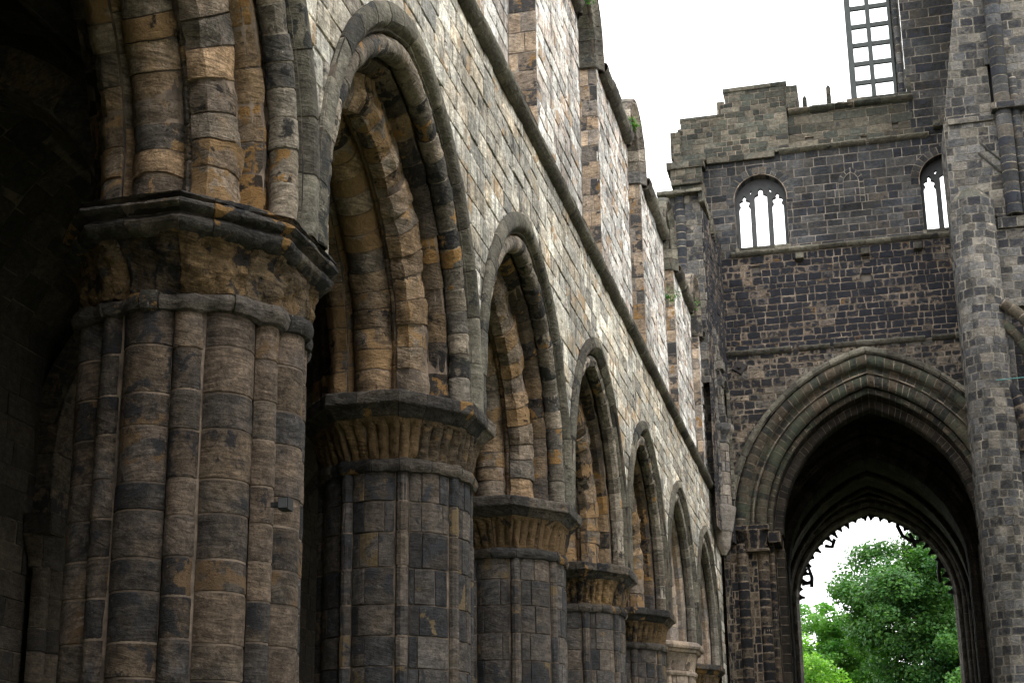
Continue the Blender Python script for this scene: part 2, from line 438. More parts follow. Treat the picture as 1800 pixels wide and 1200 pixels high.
def simple_box(name, mat, parent, x0, x1, y0, y1, z0, z1):
    v = [(x, y, z) for x in (x0, x1) for y in (y0, y1) for z in (z0, z1)]
    f = [(0, 1, 3, 2), (4, 6, 7, 5), (0, 4, 5, 1), (2, 3, 7, 6), (0, 2, 6, 4), (1, 5, 7, 3)]
    me = bpy.data.meshes.new(name); me.from_pydata(v, [], f); me.materials.append(mat); me.update()
    return link(name, me, parent)


# polyline profile -> function of arc length
def poly(pts):
    p = np.array(pts, float); l = np.concatenate([[0], np.cumsum(np.linalg.norm(np.diff(p, axis=0), axis=1))])
    return l[-1], lambda U: np.stack([np.interp(U, l, p[:, i]) for i in range(p.shape[1])], -1)


def arcpts(c, r, a0, a1, n=14):
    return [(c[0] + r * math.cos(math.radians(a0 + (a1 - a0) * i / n)), c[1] + r * math.sin(math.radians(a0 + (a1 - a0) * i / n))) for i in range(n + 1)]


def arch_sweep(prof, R0, c, z0, zb, frame, side):
    """prof(U)->(s, d): s inward from the hood's outer line, d depth coordinate. v = path length on the outer line.
    frame(h, z, d)->xyz with h the horizontal offset from the arch's axis. side -1 / +1"""
    ap0 = math.acos(c / R0); leg = z0 - zb

    def S(U, V):
        q = prof(U); s = q[..., 0]; d = q[..., 1]; r = R0 - s
        amax = np.arccos(np.clip(c / np.maximum(r, c + 1e-3), -1, 1))
        t = np.clip((V - leg) / (R0 * ap0), 0, 1.02)
        al = t * amax
        h = r * np.cos(al) - c; z = z0 + r * np.sin(al)
        low = V < leg
        h = np.where(low, r - c, h); z = np.where(low, zb + V, z)
        return frame(side * h, z, d)
    return S, leg, leg + R0 * ap0


def voussoirs(R, v0, v1, h, var=.15):
    n = max(1, int(round((v1 - v0) / h))); c = [v0]
    for i in range(n): c.append(c[-1] + R.uniform(1 - var, 1 + var))
    k = (v1 - v0) / (c[-1] - v0)
    return [v0 + (x - v0) * k for x in c]


# ------------------------------------------------------------------ nave arcade
BAY, PY0, PX = 6.02, 12.05, -5.65
ABZ = 6.76
HO = dict(R0=3.5, c=.47, z0=7.15)

PROF = {
    'hood': [(-.01, -4.58), (-.01, -4.515), (.15, -4.492), (.225, -4.51), (.25, -4.57), (.268, -4.61), (.285, -4.585), (.30, -4.64)],
    'roll': arcpts((.43, -4.715), .135, 155, -95, 16),
    'recess': [(.42, -4.85), (.52, -4.86), (.55, -4.82), (.59, -4.82), (.62, -4.88), (.66, -4.92), (.66, -5.06)],
    'block': [(.64, -5.03), (.91, -5.03), (.93, -5.04), (1.065, -5.16), (1.07, -5.19), (1.06, -5.33)],
    'fillet': [(1.0, -5.33), (1.02, -5.37), (.98, -5.42), (.94, -5.44)],
    'centre': arcpts((.93, -5.66), .245, 106, -106, 18),
    'bfillet': [(.94, -5.88), (1.0, -5.92), (1.03, -5.97)],
    'bblock': [(1.05, -5.97), (1.055, -6.10), (1.04, -6.16), (.90, -6.27), (.64, -6.28)],
    'core': [(.20, -4.565), (.26, -4.62), (.50, -4.95), (.80, -5.4), (.80, -5.95), (.5, -6.4), (-.05, -6.70)],
    'broll': [(.64, -6.28), (.62, -6.45), (.42, -6.55), (.3, -6.7), (0, -6.72)],
}


def frame_nave(yc):
    return lambda h, z, d: np.stack([d, yc + h, z], -1)


def mkarch(parent, yc, seed, new=False, fine=.07):
    R = random.Random(seed)
    A = Acc(); H = Acc(); RL = Acc()
    for side in (-1, 1):
        for key, pts in PROF.items():
            ln, pf = poly(pts)
            S, leg, vmax = arch_sweep(pf, HO['R0'], HO['c'], HO['z0'], ABZ, frame_nave(yc), side)
            hh = {'hood': .62, 'roll': .33, 'recess': .42, 'block': .40, 'fillet': .5, 'centre': .36, 'bfillet': .5, 'bblock': .42, 'broll': .5, 'core': .5}[key]
            cs = voussoirs(R, 0, vmax, hh)
            sg = -side
            kw = dict(sgn=sg, seed=seed * 31 + hash_(key) + side, sub=fine)
            if key == 'hood':
                blocks(H, S, cs, (0, ln), jit=.008, amp=.011, gap=.004, depth=.010, **kw)
            elif key == 'roll':
                blocks(RL, S, cs, (0, ln), jit=.006, amp=.020, gap=.006, depth=.012, **kw)
            else:
                er = {'block': (.016, .050), 'bblock': (.014, .03), 'centre': (.010, .036), 'recess': (.008, .02), 'core': (0, 0)}.get(key, (.006, .006))
                if new: er = (.004, .003)
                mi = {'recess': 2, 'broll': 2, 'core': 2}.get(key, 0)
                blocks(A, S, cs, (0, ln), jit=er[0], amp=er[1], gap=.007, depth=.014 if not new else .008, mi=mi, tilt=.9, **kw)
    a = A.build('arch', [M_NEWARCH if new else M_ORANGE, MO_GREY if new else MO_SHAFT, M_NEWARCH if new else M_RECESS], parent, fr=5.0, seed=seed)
    RL.build('roll_moulding', [M_RING if not new else M_WINMOULD, MO_PALE], a, fr=6, seed=seed + 1)
    H.build('hood_mould', [M_HOOD, MO_DARK], a, fr=5, seed=seed + 2)
    return a


def hash_(s):
    return sum((i + 1) * ord(ch) for i, ch in enumerate(s)) % 1009


M_WINMOULD = stone('grey_restored_moulding', [(.13, .12, .105), (.20, .175, .145), (.16, .145, .12)], soot=.2, sootcol=(.04, .04, .04), algae=.15, bed=.25, lich=.15, bump=.8, mul=0.85)

M_CORB = stone('grey_corbel_stone', [(.15, .13, .11), (.22, .185, .15), (.12, .11, .10)], soot=.15, sootcol=(.04, .04, .04), bed=.25, lich=.1, bump=.8, var=.35, mul=.9)
NAVE_END = 49.9
nave = thing('nave_wall', 'long ruined nave wall of pale ashlar with seven pointed arches and a dark string course', 'wall', (-4.6, 30, 0))
arches_y = [PY0 + BAY * (i - .5) for i in range(0, 7)]           # the arch before the first pier, then six more
arch_objs = []
for i, yc in enumerate(arches_y):
    arch_objs.append(mkarch(nave, yc, 100 + i, new=(i >= 5), fine=.06 if i < 3 else .09))
arch_objs[5]['label'] = 'restored arch of clean pale stone'
arch_objs[6]['label'] = 'narrow looking end arch of clean pale stone beside the tower'


def in_arch(yv, zv, s):
    r = HO['R0'] - s; res = np.zeros(np.shape(yv), bool)
    for yc in arches_y:
        h = np.abs(yv - yc)
        top = HO['z0'] + np.sqrt(np.maximum(0, r * r - (h + HO['c']) ** 2))
        res |= (h < r - HO['c']) & ((zv < top) | (zv < HO['z0']))
    return res


STRZ = 12.2
B = Acc()
S = plane((-4.58, 0, 0), (0, 1, 0), (0, 0, 1))
cz = courses(ABZ, STRZ, .30, 5, .16)
blocks(B, S, cz, (5.6, NAVE_END), L=(.34, .78), seed=11, bd=.9, gap=.008, depth=.040, jit=.011, amp=.006, keep=lambda y, z: ~in_arch(y, z, .12) & ~((y < 9.2) & (z < 7.3) & False), sub=.2)
# respond wall beyond the last arch, down to the ground
blocks(B, S, courses(0, ABZ, .30, 6, .16), (48.35, NAVE_END), L=(.34, .7), seed=12, gap=.005, depth=.02, jit=.008, amp=.005, sub=.2)
# the aisle side
S2 = plane((-6.72, 0, 0), (0, 1, 0), (0, 0, 1))
blocks(B, S2, courses(ABZ, 11.5, .34, 8), (5.6, NAVE_END), L=(.5, .9), seed=13, sgn=-1, keep=lambda y, z: ~in_arch(y, z, .05), sub=.4, fine=.12)
B.build('wall_face', [M_NAVE, MO_DARK], nave, seed=3)

# string course
B = Acc()
ln, pf = poly([(-4.58, STRZ - .10), (-4.50, STRZ - .06), (-4.43, STRZ + .02), (-4.42, STRZ + .10), (-4.50, STRZ + .16), (-4.60, STRZ + .19)])
S = lambda U, V: (lambda q: np.stack([q[..., 0], V, q[..., 1]], -1))(pf(U))
blocks(B, S, courses(5.6, 48.4, .75, 9), (0, ln), seed=14, sgn=-1, gap=.004, depth=.012, jit=.010, amp=.010, sub=.05)
B.build('string_course', [M_HOOD, MO_DARK], nave, seed=4)

# clerestory
CW, CS, CH = 1.0, 12.75, 17.25           # half width, sill and springing of the round windows
EAV = 17.0
wins = [PY0 + BAY * (i + .5) + .2 for i in range(-1, 6)]
CLX = -4.62


def cler_keep(y, z):
    ok = np.ones(np.shape(y), bool)
    for wc in wins:
        h = np.abs(y - wc)
        ok &= ~((h < CW + .0) & (z > CS) & (z < CH + .01))
        ok &= ~((h < CW + .12) & (z >= CH) & (z < CH + np.sqrt(np.maximum(0, (CW + .12) ** 2 - h * h))))
    return ok


def cler_iv(v):
    iv = []; a = 5.6
    for wc in wins:
        if CS < v < CH: iv.append((a, wc - CW)); a = wc + CW
    iv.append((a, 46.8))
    return iv


B = Acc()
S = plane((CLX, 0, 0), (0, 1, 0), (0, 0, 1))
cz = courses(STRZ + .17, CS, .28, 15, .1) + courses(CS, EAV, .285, 16, .16)[1:]
blocks(B, S, cz, cler_iv, L=(.32, .75), seed=17, bd=.9, gap=.008, depth=.040, jit=.012, amp=.007, keep=cler_keep, sub=.2)
blocks(B, S, courses(STRZ + .17, 16.6, .285, 18), (46.8, 48.0), L=(.3, .6), seed=19, bd=.9, gap=.008, depth=.040, jit=.02, amp=.01, sub=.2)
S2 = plane((-6.2, 0, 0), (0, 1, 0), (0, 0, 1))
blocks(B, S2, courses(11.4, CS, .4, 20) + courses(CS, EAV + .3, .4, 21)[1:], cler_iv, L=(.6, 1.1), seed=18, sgn=-1, keep=cler_keep, sub=.5)
B.build('clerestory_face', [M_CLER, MO_DARK], nave, seed=5)

for wi, wc in enumerate(wins):
    B = Acc()
    cz = courses(CS, CH, .36, 40 + wi, .12)
    # jambs: faces towards the opening, splayed
    for sd_ in (-1, 1):
        yj = wc + sd_ * CW
        S = plane((0, yj, 0), (1, -.0 * sd_, 0), (0, 0, 1))
        blocks(B, S, cz, (-5.45, CLX + .004), L=(.26, .55), seed=50 + wi * 3 + sd_, sgn=-sd_ * -1 if sd_ < 0 else 1, gap=.005, depth=.014, jit=.006, amp=.005, sub=.15)
    S = plane((0, 0, CS), (1, 0, -.32), (0, 1, 0))
    blocks(B, lambda U, V: np.stack([U, V, CS + .03 + (CLX - U) * .55], -1), [wc - CW, wc + CW], (-5.45, CLX + .02), L=(.3, .5), seed=60 + wi)
    # inner continuation darker, closing the wall's thickness
    for sd_ in (-1, 1):
        S = plane((0, wc + sd_ * (CW - .12), 0), (1, 0, 0), (0, 0, 1))
        blocks(B, S, cz, (-6.2, -5.45), L=(.3, .6), seed=70 + wi, sgn=1)
    o = B.build('clerestory_window', [M_JAMB, MO_GREY], nave, seed=50 + wi)
    # round head standing above the eaves
    B = Acc()
    pf_pts = [(0.0, -5.5), (0.0, -4.52), (.06, -4.47), (.14, -4.50), (.16, -4.56), (.30, -4.60), (.34, -4.66), (.34, -5.5)]
    ln, pf = poly(pf_pts)
    S, leg, vmax = None, None, None
    R0 = CW + .30
    for side in (-1, 1):
        Sx, leg, vmax = arch_sweep(pf, R0, .02, CH, CH - .35, frame_nave(wc), side)
        blocks(B, Sx, voussoirs(random.Random(wi), 0, vmax, .34), (0, ln), seed=80 + wi, sgn=-side, gap=.005, depth=.016, jit=.008, amp=.010, sub=.12)
    h = B.build('window_head', [M_HOOD if wi % 2 else M_RING, MO_DARK], o, seed=90 + wi)

# eaves coping between the window heads, ragged masonry above it
B = Acc()
ln, pf = poly([(CLX, EAV - .12), (-4.50, EAV - .10), (-4.41, EAV), (-4.41, EAV + .12), (-4.56, EAV + .20), (-4.60, EAV + .42), (-4.95, EAV + .62), (-5.3, EAV + .70), (-6.2, EAV + .6), (-6.2, EAV)])
S = lambda U, V: (lambda q: np.stack([q[..., 0], V, q[..., 1]], -1))(pf(U))
a = 5.6
for wi, wc in enumerate(wins + [47.8 + CW + .3]):
    b = wc - CW - .30
    blocks(B, S, courses(a, b, .6, 100 + wi), (0, ln), seed=110 + wi, sgn=-1, gap=.005, depth=.02, jit=.02, amp=.03, sub=.09)
    a = wc + CW + .30
B.build('eaves_coping', [M_HOOD, MO_DARK], nave, seed=7, fr=4)

# ------------------------------------------------------------------ piers
OCT = np.array([(-.465, -1.43), (.465, -1.43), (1.17, -.565), (1.17, .565), (.465, 1.43), (-.465, 1.43), (-1.17, .565), (-1.17, -.565)])
OCTC = np.vstack([OCT, OCT[:1]])
_ol = np.concatenate([[0], np.cumsum(np.linalg.norm(np.diff(OCTC, axis=0), axis=1))])
OCTLEN = _ol[-1]


def octpt(U, inset):
    """point on the octagon's outline at perimeter U, moved inward"""
    x = np.interp(U % OCTLEN, _ol, OCTC[:, 0]); y = np.interp(U % OCTLEN, _ol, OCTC[:, 1])
    k = 1 - inset / 1.28
    return x * k, y * k


def cluster(big, small):
    """outline r(theta) of the clustered pier; returns tables and lobe limits"""
    th = np.radians(np.arange(0, 360, .5)); cand = []
    for i in range(8):
        cand.append((i * 45.0,) + big); cand.append((i * 45.0 + 22.5,) + small)
    rr = np.zeros((16, len(th)))
    for j, (ph, a, b) in enumerate(cand):
        d = th - math.radians(ph); d = (d + np.pi) % (2 * np.pi) - np.pi
        q = b * b - (a * np.sin(d)) ** 2
        rr[j] = np.where((q > 0) & (np.cos(d) > 0), a * np.cos(d) + np.sqrt(np.maximum(q, 0)), 0)
    r = np.maximum(rr.max(0), .72); own = rr.argmax(0)
    return th, r, own


def ring_lobes(th, r, own):
    n = len(th); s = next(i for i in range(n) if own[i] != own[i - 1])
    idx = [(s + k) % n for k in range(n + 1)]
    lobes = []; cur = [idx[0]]
    for a, b in zip(idx[:-1], idx[1:]):
        if own[b] != own[a]:
            cur.append(b); lobes.append((own[a], cur)); cur = [b]
        else: cur.append(b)
    return lobes


def make_pier(name, cx, cy, kind, seed, label, group, parts_labels={}):
    t = thing(name, label, 'pier', (cx, cy, 0), group)
    if kind == 'round': big, small = (.80, .245), (.885, .13)
    else: big, small = (.46, .485), (.902, .080)
    th, r, own = cluster(big, small)
    ang = th - np.pi / 2
    RX, RY = 1.0, 1.03
    px, py = cx + r * np.cos(ang) * RX, cy + r * np.sin(ang) * RY
    new = kind == 'new'
    B = Acc(); R = random.Random(seed)
    base = courses(0, 5.92, .345 if kind == 'round' else .40, seed, .13)
    for li, (o, idx) in enumerate(ring_lobes(th, r, own)):
        pts = [(px[i], py[i]) for i in idx]
        ln, pf = poly(pts)
        S = lambda U, V, pf=pf: (lambda q: np.stack([q[..., 0], q[..., 1], V], -1))(pf(U))
        cs = [base[0]] + [c + R.uniform(-.012, .012) for c in base[1:-1]] + [base[-1]]
        if kind == 'round' and li % 2: cs = [cs[0]] + [c + .04 * math.sin(c * 9 + li) for c in cs[1:-1]] + [cs[-1]]
        L = None
        if kind != 'round' and o % 2 == 0: L = (.24, .55)
        blocks(B, S, cs, (0, ln), L=L, seed=seed * 50 + li, gapu=.0008 if L is None else .004, gap=.006, depth=.007 if not new else .004, jit=.005, amp=.005 if not new else .001, sub=.04 if kind == 'round' and cy < 14 else .06, bd=.75, irr=.002)
    B.build('shaft_cluster', [M_NEWSHAFT if new else (M_SHAFT if kind == 'round' else M_SHAFT2), MO_SHAFT], t, seed=seed, fr=3.5)
    # necking ring that follows the shafts
    B = Acc()
    rs = r.copy()
    for _ in range(60): rs = (np.roll(rs, 1) + rs * 2 + np.roll(rs, -1)) / 4
    rs = np.maximum(rs, r * .985)
    nx = np.append(rs * np.cos(ang), rs[0] * np.cos(ang[0])); ny = np.append(rs * np.sin(ang), rs[0] * np.sin(ang[0]))
    kk = np.concatenate([[0], np.cumsum(np.hypot(np.diff(nx), np.diff(ny)))]); NL = kk[-1]
    prof = [(.0, 5.86), (.045, 5.87), (.075, 5.92), (.08, 5.97), (.055, 6.02), (.01, 6.035)] if not new else [(.0, 5.88), (.05, 5.90), (.07, 5.96), (.05, 6.01), (.0, 6.02)]
    lp, ppf = poly(prof)

    def SN(U, V):
        q = ppf(V); x = np.interp(U, kk, nx); y = np.interp(U, kk, ny); l = np.hypot(x, y)
        f = 1 + q[..., 0] / l
        return np.stack([cx + x * f, cy + y * f * RY, q[..., 1]], -1)
    n_am = .003 if new else (.028 if kind == 'round' else .014)
    blocks(B, SN, [0, lp], (0, NL), L=(.4, .8), seed=seed + 5, gap=.004, depth=.010, jit=n_am * .5, amp=n_am, sub=.03)
    B.build('necking', [M_NEWSHAFT if new else M_ABA, MO_DARK], t, seed=seed + 2, fr=6)
    # bell with its flutes
    B = Acc(); z0, z1 = 6.02, 6.50
    nfl = 44

    def SB(U, V):
        tt = np.clip(V, 0, 1); a = U / OCTLEN
        ox, oy = octpt(U, .19)
        an = np.arctan2(oy, ox)
        k = np.interp((an + np.pi / 2) % (2 * np.pi), np.append(th, 2 * np.pi), np.append(rs, rs[0])) * 1.0
        bx, by = k * np.cos(an), k * np.sin(an) * RY
        w = tt ** 1.5 * .75 + tt * .25 if not new else np.clip(tt * 1.25 - .12, 0, 1) ** 1.3
        x = bx * (1 - w) + ox * w; y = by * (1 - w) + oy * w
        fr_ = (a * nfl) % 1.0; fl = np.sqrt(np.maximum(0, 1 - (2 * fr_ - 1) ** 2 * .97))
        amt = 0 if new else .075
        if kind == 'round': amt = .06 * (0.25 + .75 * ((np.cos(an - 3.4) > .35)))
        top = np.clip((.80 + .16 * fl - tt) / .05, 0, 1)
        l = np.hypot(x, y); f = 1 + (amt * (fl - .75) * np.clip(tt * 5, 0, 1) * top + (0 if new else .016) * (1 - top)) / l
        return np.stack([cx + x * f, cy + y * f, z0 + (z1 - z0) * tt], -1)
    SBm = lambda U, V: SB(U, V / .55)
    am = .002 if new else {'round': .085, 'fluted': .024, 'worn': .06}[kind]
    blocks(B, SBm, [0, .55], (0, OCTLEN), L=(.7, 1.3), seed=seed + 9, gap=.005, depth=.022, jit=.006, amp=am, sub=.018, irr=.003, bsub=.02, bd=.8)
    B.build('capital_bell', [M_NEWSHAFT if new else M_BELL, MO_SHAFT], t, seed=seed + 4, fr=5.5 if kind in ('round', 'worn') else 6)
    # abacus
    B = Acc()
    if kind == 'round': prof = [(.21, 6.46), (.15, 6.472), (.10, 6.495), (.06, 6.525), (.05, 6.565), (.07, 6.595), (.11, 6.61), (.11, 6.63), (.035, 6.645), (.0, 6.67), (.0, 6.70), (.03, 6.722), (.075, 6.73), (.07, 6.745), (.02, 6.755), (.03, 6.78), (.30, 6.79)]
    elif new: prof = [(.21, 6.46), (.12, 6.49), (.10, 6.56), (.03, 6.58), (.0, 6.64), (.02, 6.72), (.12, 6.765), (.3, 6.78)]
    else: prof = [(.21, 6.47), (.15, 6.50), (.10, 6.56), (.05, 6.595), (.02, 6.60), (.005, 6.62), (.0, 6.74), (.012, 6.765), (.30, 6.78)]
    lp, ppf = poly(prof)

    def SA(U, V):
        q = ppf(V); x, y = octpt(U, q[..., 0])
        return np.stack([cx + x, cy + y, q[..., 1]], -1)
    cuts = [0]
    am = .002 if new else {'round': .030, 'fluted': .014, 'worn': .030}[kind]
    for k in range(8):
        blocks(B, SA, [0, lp], (_ol[k], _ol[k + 1]), L=(.45, .8), seed=seed + 11 + k, gap=.0015, depth=.006, jit=.003, amp=am, sub=.018, irr=.003)
    # closed top
    SP = lambda U, V: (lambda xy: np.stack([cx + xy[0], cy + xy[1], np.full_like(U, 6.775)], -1))(octpt(U, V))
    blocks(B, SP, [.28, 1.27], (0, OCTLEN), seed=seed + 30, L=(.7, .9), sub=.3, irr=0)
    ab = B.build('abacus', [M_NEWSHAFT if new else M_ABA, MO_DARK], t, seed=seed + 6, fr=5)
    # moulded base and plinth
    B = Acc()
    prof = [(.0, .62), (.06, .58), (.08, .52), (.05, .46), (.12, .42), (.16, .34), (.16, .28)]
    lp, ppf = poly(prof)

    def SBs(U, V):
        q = ppf(V); x = np.interp(U, kk, nx); y = np.interp(U, kk, ny); l = np.hypot(x, y); f = 1 + q[..., 0] / l
        return np.stack([cx + x * f, cy + y * f, q[..., 1]], -1)
    blocks(B, SBs, [0, lp], (0, NL), L=(.5, .8), seed=seed + 13, sgn=-1, sub=.05)
    SPl = lambda U, V: (lambda xy: np.stack([cx + xy[0], cy + xy[1], V], -1))(octpt(U, .02))
    blocks(B, SPl, [0, .3], (0, OCTLEN), L=(.5, .9), seed=seed + 14, sub=.2)
    SP = lambda U, V: (lambda xy: np.stack([cx + xy[0], cy + xy[1], np.full_like(U, .3)], -1))(octpt(U, V))
    blocks(B, SP, [.0, .6], (0, OCTLEN), seed=seed + 15, L=(.7, .9), sub=.3, irr=0)
    B.build('pier_base', [M_SHAFT2, MO_DARK], t, seed=seed + 8)
    return t


GP = 'clustered stone piers of the nave arcade'
kinds = [('round', 'nearest huge pier of bundled round shafts under a broken orange capital'),
         ('fluted', 'second pier with fluted scallop capital and smooth grey segmental shafts'),
         ('fluted', 'third pier, right behind the second, with worn brown scalloped capital'),
         ('worn', 'fourth pier whose abacus has one orange broken notch'),
         ('fluted', 'fifth pier with small dark scallop capital before the clean restored pier'),
         ('new', 'restored sixth pier of clean pale stone with plain moulded capital'),
         ('fluted', 'farthest pier with zigzag scalloped capital against the end of the nave wall')]
for i, (k, lab) in enumerate(kinds):
    cyy = PY0 + BAY * i
    if i == 6: cyy -= .35
    make_pier('stone_pier', PX + (-.04 if i == 0 else 0), cyy, k, 300 + i * 40, lab, GP)

# ------------------------------------------------------------------ north aisle behind the piers
AX = -10.6
ais = thing('aisle_wall', 'dark rubble outer wall of the aisle with vault ribs, deep in shadow behind the piers', 'wall', (AX, 28, 0))
B = Acc()
blocks(B, plane((AX, 0, 0), (0, 1, 0), (0, 0, 1)), courses(0, 9.6, .36, 201), (0, NAVE_END + 2), L=(.4, .8), seed=202, sub=.4, jit=.012, amp=.01, depth=.02)
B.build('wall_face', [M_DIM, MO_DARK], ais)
for i in range(0, 7):
    cy = PY0 + BAY * i
    B = Acc()
    # wall respond: half shafts
    for dy, rr_ in ((-.32, .17), (0, .24), (.32, .17)):
        pts = arcpts((AX + .10, cy + dy), rr_, -90, 90, 12)
        ln, pf = poly(pts)
        S = lambda U, V, pf=pf: (lambda q: np.stack([q[..., 0], q[..., 1], V], -1))(pf(U))
        blocks(B, S, courses(0, 5.0, .36, 210 + i), (0, ln), seed=220 + i, sub=.08, jit=.004)
    rb = B.build('respond_shaft', [M_DIM, MO_DARK], ais)
    B = Acc()
    box(B, AX, AX + .42, cy - .62, cy + .62, 5.42, 5.7, L=(.5, .7), seed=230 + i, amp=.012, sub=.06)
    pts = [(.28, 4.98), (.32, 5.04), (.30, 5.08), (.34, 5.2), (.42, 5.42)]
    lp, ppf = poly(pts)

    def SC(U, V, cy=cy):
        q = ppf(V); a = (U / 1.6 - .5) * np.pi
        return np.stack([AX + .02 + q[..., 0] * np.cos(a), cy + q[..., 0] * 1.55 * np.sin(a), q[..., 1]], -1)
    blocks(B, SC, [0, lp], (0, 1.6), L=(.4, .8), seed=240 + i, amp=.016, jit=.008, sub=.04)
    B.build('respond_capital', [M_DIM, MO_DARK], rb)
    # flat transverse rib across the aisle
    B = Acc()
    c0, c1, zs = -6.45, AX + .25, 6.6
    pts = [(-.42, 0.05), (-.42, .0), (.42, .0), (.42, .05)]
    mid = (c0 + c1) / 2; half = (c0 - c1) / 2; R0 = half * 1.12; cc = R0 - half

    def frame(h, z, d, cy=cy): return np.stack([mid + h, cy + d, z], -1)
    for side in (-1, 1):
        lpp, pfr = poly([(.0, -.40), (.0, -.40), (.40, -.38), (.44, -.30), (.44, .30), (.40, .38), (0, .40)])
        S, leg, vm = arch_sweep(pfr, R0 + .42, cc, zs, 5.7 if side < 0 else 6.7, frame, side)
        blocks(B, S, voussoirs(random.Random(i), 0, vm, .42), (0, lpp), seed=250 + i, sgn=-side, jit=.006, amp=.008, depth=.015, sub=.12, back=True)
    B.build('vault_rib', [M_SHAFT, MO_DARK], ais)
# vault webs: a pointed barrel over the aisle with cross vaults opening to the arches kept simple
B = Acc()
lp, pf = poly([(-6.7, 8.9)] + [(-8.6 + 2.0 * math.cos(math.radians(a)), 6.9 + 3.1 * math.sin(math.radians(a))) for a in range(40, 150, 10)] + [(AX, 8.2)])
S = lambda U, V: (lambda q: np.stack([q[..., 0], V, q[..., 1]], -1))(pf(U))
blocks(B, S, courses(0, NAVE_END + 2, .5, 260), (0, lp), L=(.3, .5), seed=261, sgn=1, sub=.5, depth=.012, jit=.006)
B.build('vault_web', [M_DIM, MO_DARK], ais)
simple_box('aisle_roof', M_FILL, ais, AX - .6, -6.75, 0, NAVE_END + 2, 10.15, 10.4)
simple_box('wall_core', M_FILL, ais, AX - .6, AX - .03, 0, NAVE_END + 2, 0, 10.15)
simple_box('end_wall', M_FILL, ais, AX, -6.3, NAVE_END + .6, NAVE_END + 1.0, 0, 10.1)
simple_box('west_end_wall', M_FILL, ais, AX, -6.75, 5.0, 5.5, 0, 10.1)

# ------------------------------------------------------------------ south side and west front (unseen walls, added to shade the nave)
sw = thing('south_nave_wall', 'far side nave wall closing the roofless nave on the right, outside the picture', 'wall', (5.9, 20, 0))
B = Acc()
S = plane((5.3, 0, 0), (0, 1, 0), (0, 0, 1))
sy = [PY0 + BAY * (i - .5) for i in range(-3, 7)]
def sk(y, z):
    res = np.zeros(np.shape(y), bool)
    for yc in sy: res |= (np.abs(y - yc) < 1.9) & (z < 9.6 - .9 * np.abs(y - yc) ** 1.6 * .4)
    return ~res
blocks(B, S, courses(0, 17, .5, 300), (-14, 46), L=(.7, 1.2), seed=301, sgn=-1, keep=sk, sub=.6, fine=.3)
B.build('wall_face', [M_NAVE, MO_DARK], sw)
simple_box('wall_core', M_FILL, sw, 5.36, 6.6, -14, 46, 9.7, 17.0)
wf = thing('west_front_wall', 'tall west front wall closing the nave unseen behind the viewer', 'wall', (0, -14, 0))
simple_box('wall_core', M_NAVE, wf, -11, 11, -15.4, -14, 0, 15)

# ------------------------------------------------------------------ crossing tower
M_TSPAN = stone('patchy_spandrel_stone', [(.13, .11, .09), (.21, .17, .13), (.28, .22, .16), (.12, .11, .095), (.19, .165, .135)], soot=.62, sootcol=(.014, .014, .017),
                edgecol=(.20, .165, .125), edgeamt=.5, algae=.22, algcol=(.06, .066, .045), bed=.2, lich=.15, bump=1.2, big=.4, var=.4, mul=.58)
TY, AXC = 50.0, .35
tower = thing('crossing_tower', 'tall ruined crossing tower of soot black masonry over a great pointed arch', 'tower', (AXC, 55, 0))
XR, ZS = 9.5, 36.0
WZ0, WSP, WH = 21.05, 22.85, .86
winx = [AXC - 3.02, AXC + 3.02]


def ctop(x):
    return np.select([x < -5.25, x < -3.85, x < -3.66, x < -1.6, x < 2.36], [25.75, 26.05, 26.45, 26.9, 26.05], 99.0)


CA = dict(R0=5.94, c=1.29, z0=11.4)


def in_big(x, z, s):
    r = CA['R0'] - s; h = np.abs(x - AXC)
    return (h < r - CA['c']) & ((z < CA['z0']) | (z < CA['z0'] + np.sqrt(np.maximum(0, r * r - (h + CA['c']) ** 2))))


def win_hit(x, z, g=0.0):
    res = np.zeros(np.shape(x), bool)
    for wx in winx:
        h = np.abs(x - wx)
        res |= (h < WH + g) & (z > WZ0) & ((z < WSP) | (z < WSP + np.sqrt(np.maximum(0, (WH + g) ** 2 - h * h))))
    return res


RN = random.Random(5)
holes = [(-2.95, 20.28, .14, .13), (-1.55, 20.45, .12, .09), (.62, 20.25, .13, .10), (2.35, 20.35, .12, .12), (3.2, 20.3, .12, .12), (.55, 19.62, .16, .14), (-2.62, 19.35, .08, .07),
         (-2.0, 24.0, 0, 0), (-.92, 24.85, .14, .1), (.85, 24.6, .13, .11), (1.9, 24.95, .12, .09), (-2.35, 17.9, .05, .06)]


def holekeep(x, z):
    r = np.ones(np.shape(x), bool)
    for hx, hz, a, b in holes:
        r &= ~((np.abs(x - hx) < a) & (np.abs(z - hz) < b))
    return r


STR1, STR2, STR3 = 17.35, 20.85, 24.45
S = plane((0, TY, 0), (1, 0, 0), (0, 0, 1))
B = Acc()
kw = dict(gap=.010, depth=.026, jit=.016, amp=.012, sub=.12, irr=.017)
blocks(B, S, courses(0, STR1, .24, 400, .34), (-4.5, 6.5), L=(.17, .52), seed=401, keep=lambda x, z: ~in_big(x, z, .12), **kw)
B.build('spandrel_wall', [M_TSPAN, MO_TAN], tower, seed=20)
B = Acc()
blocks(B, S, courses(STR1, STR2 - .1, .228, 402, .32), (-4.6, 6.5), L=(.17, .52), seed=403, keep=holekeep, **kw)
B.build('lower_wall', [M_TLOW, MO_TAN], tower, seed=21)
B = Acc()


def iv_mid(v):
    if v < WZ0: return (-4.55, XR)
    if v < WSP: return [(-4.55, winx[0] - WH), (winx[0] + WH, winx[1] - WH), (winx[1] + WH, XR)]
    return (-4.55, XR)


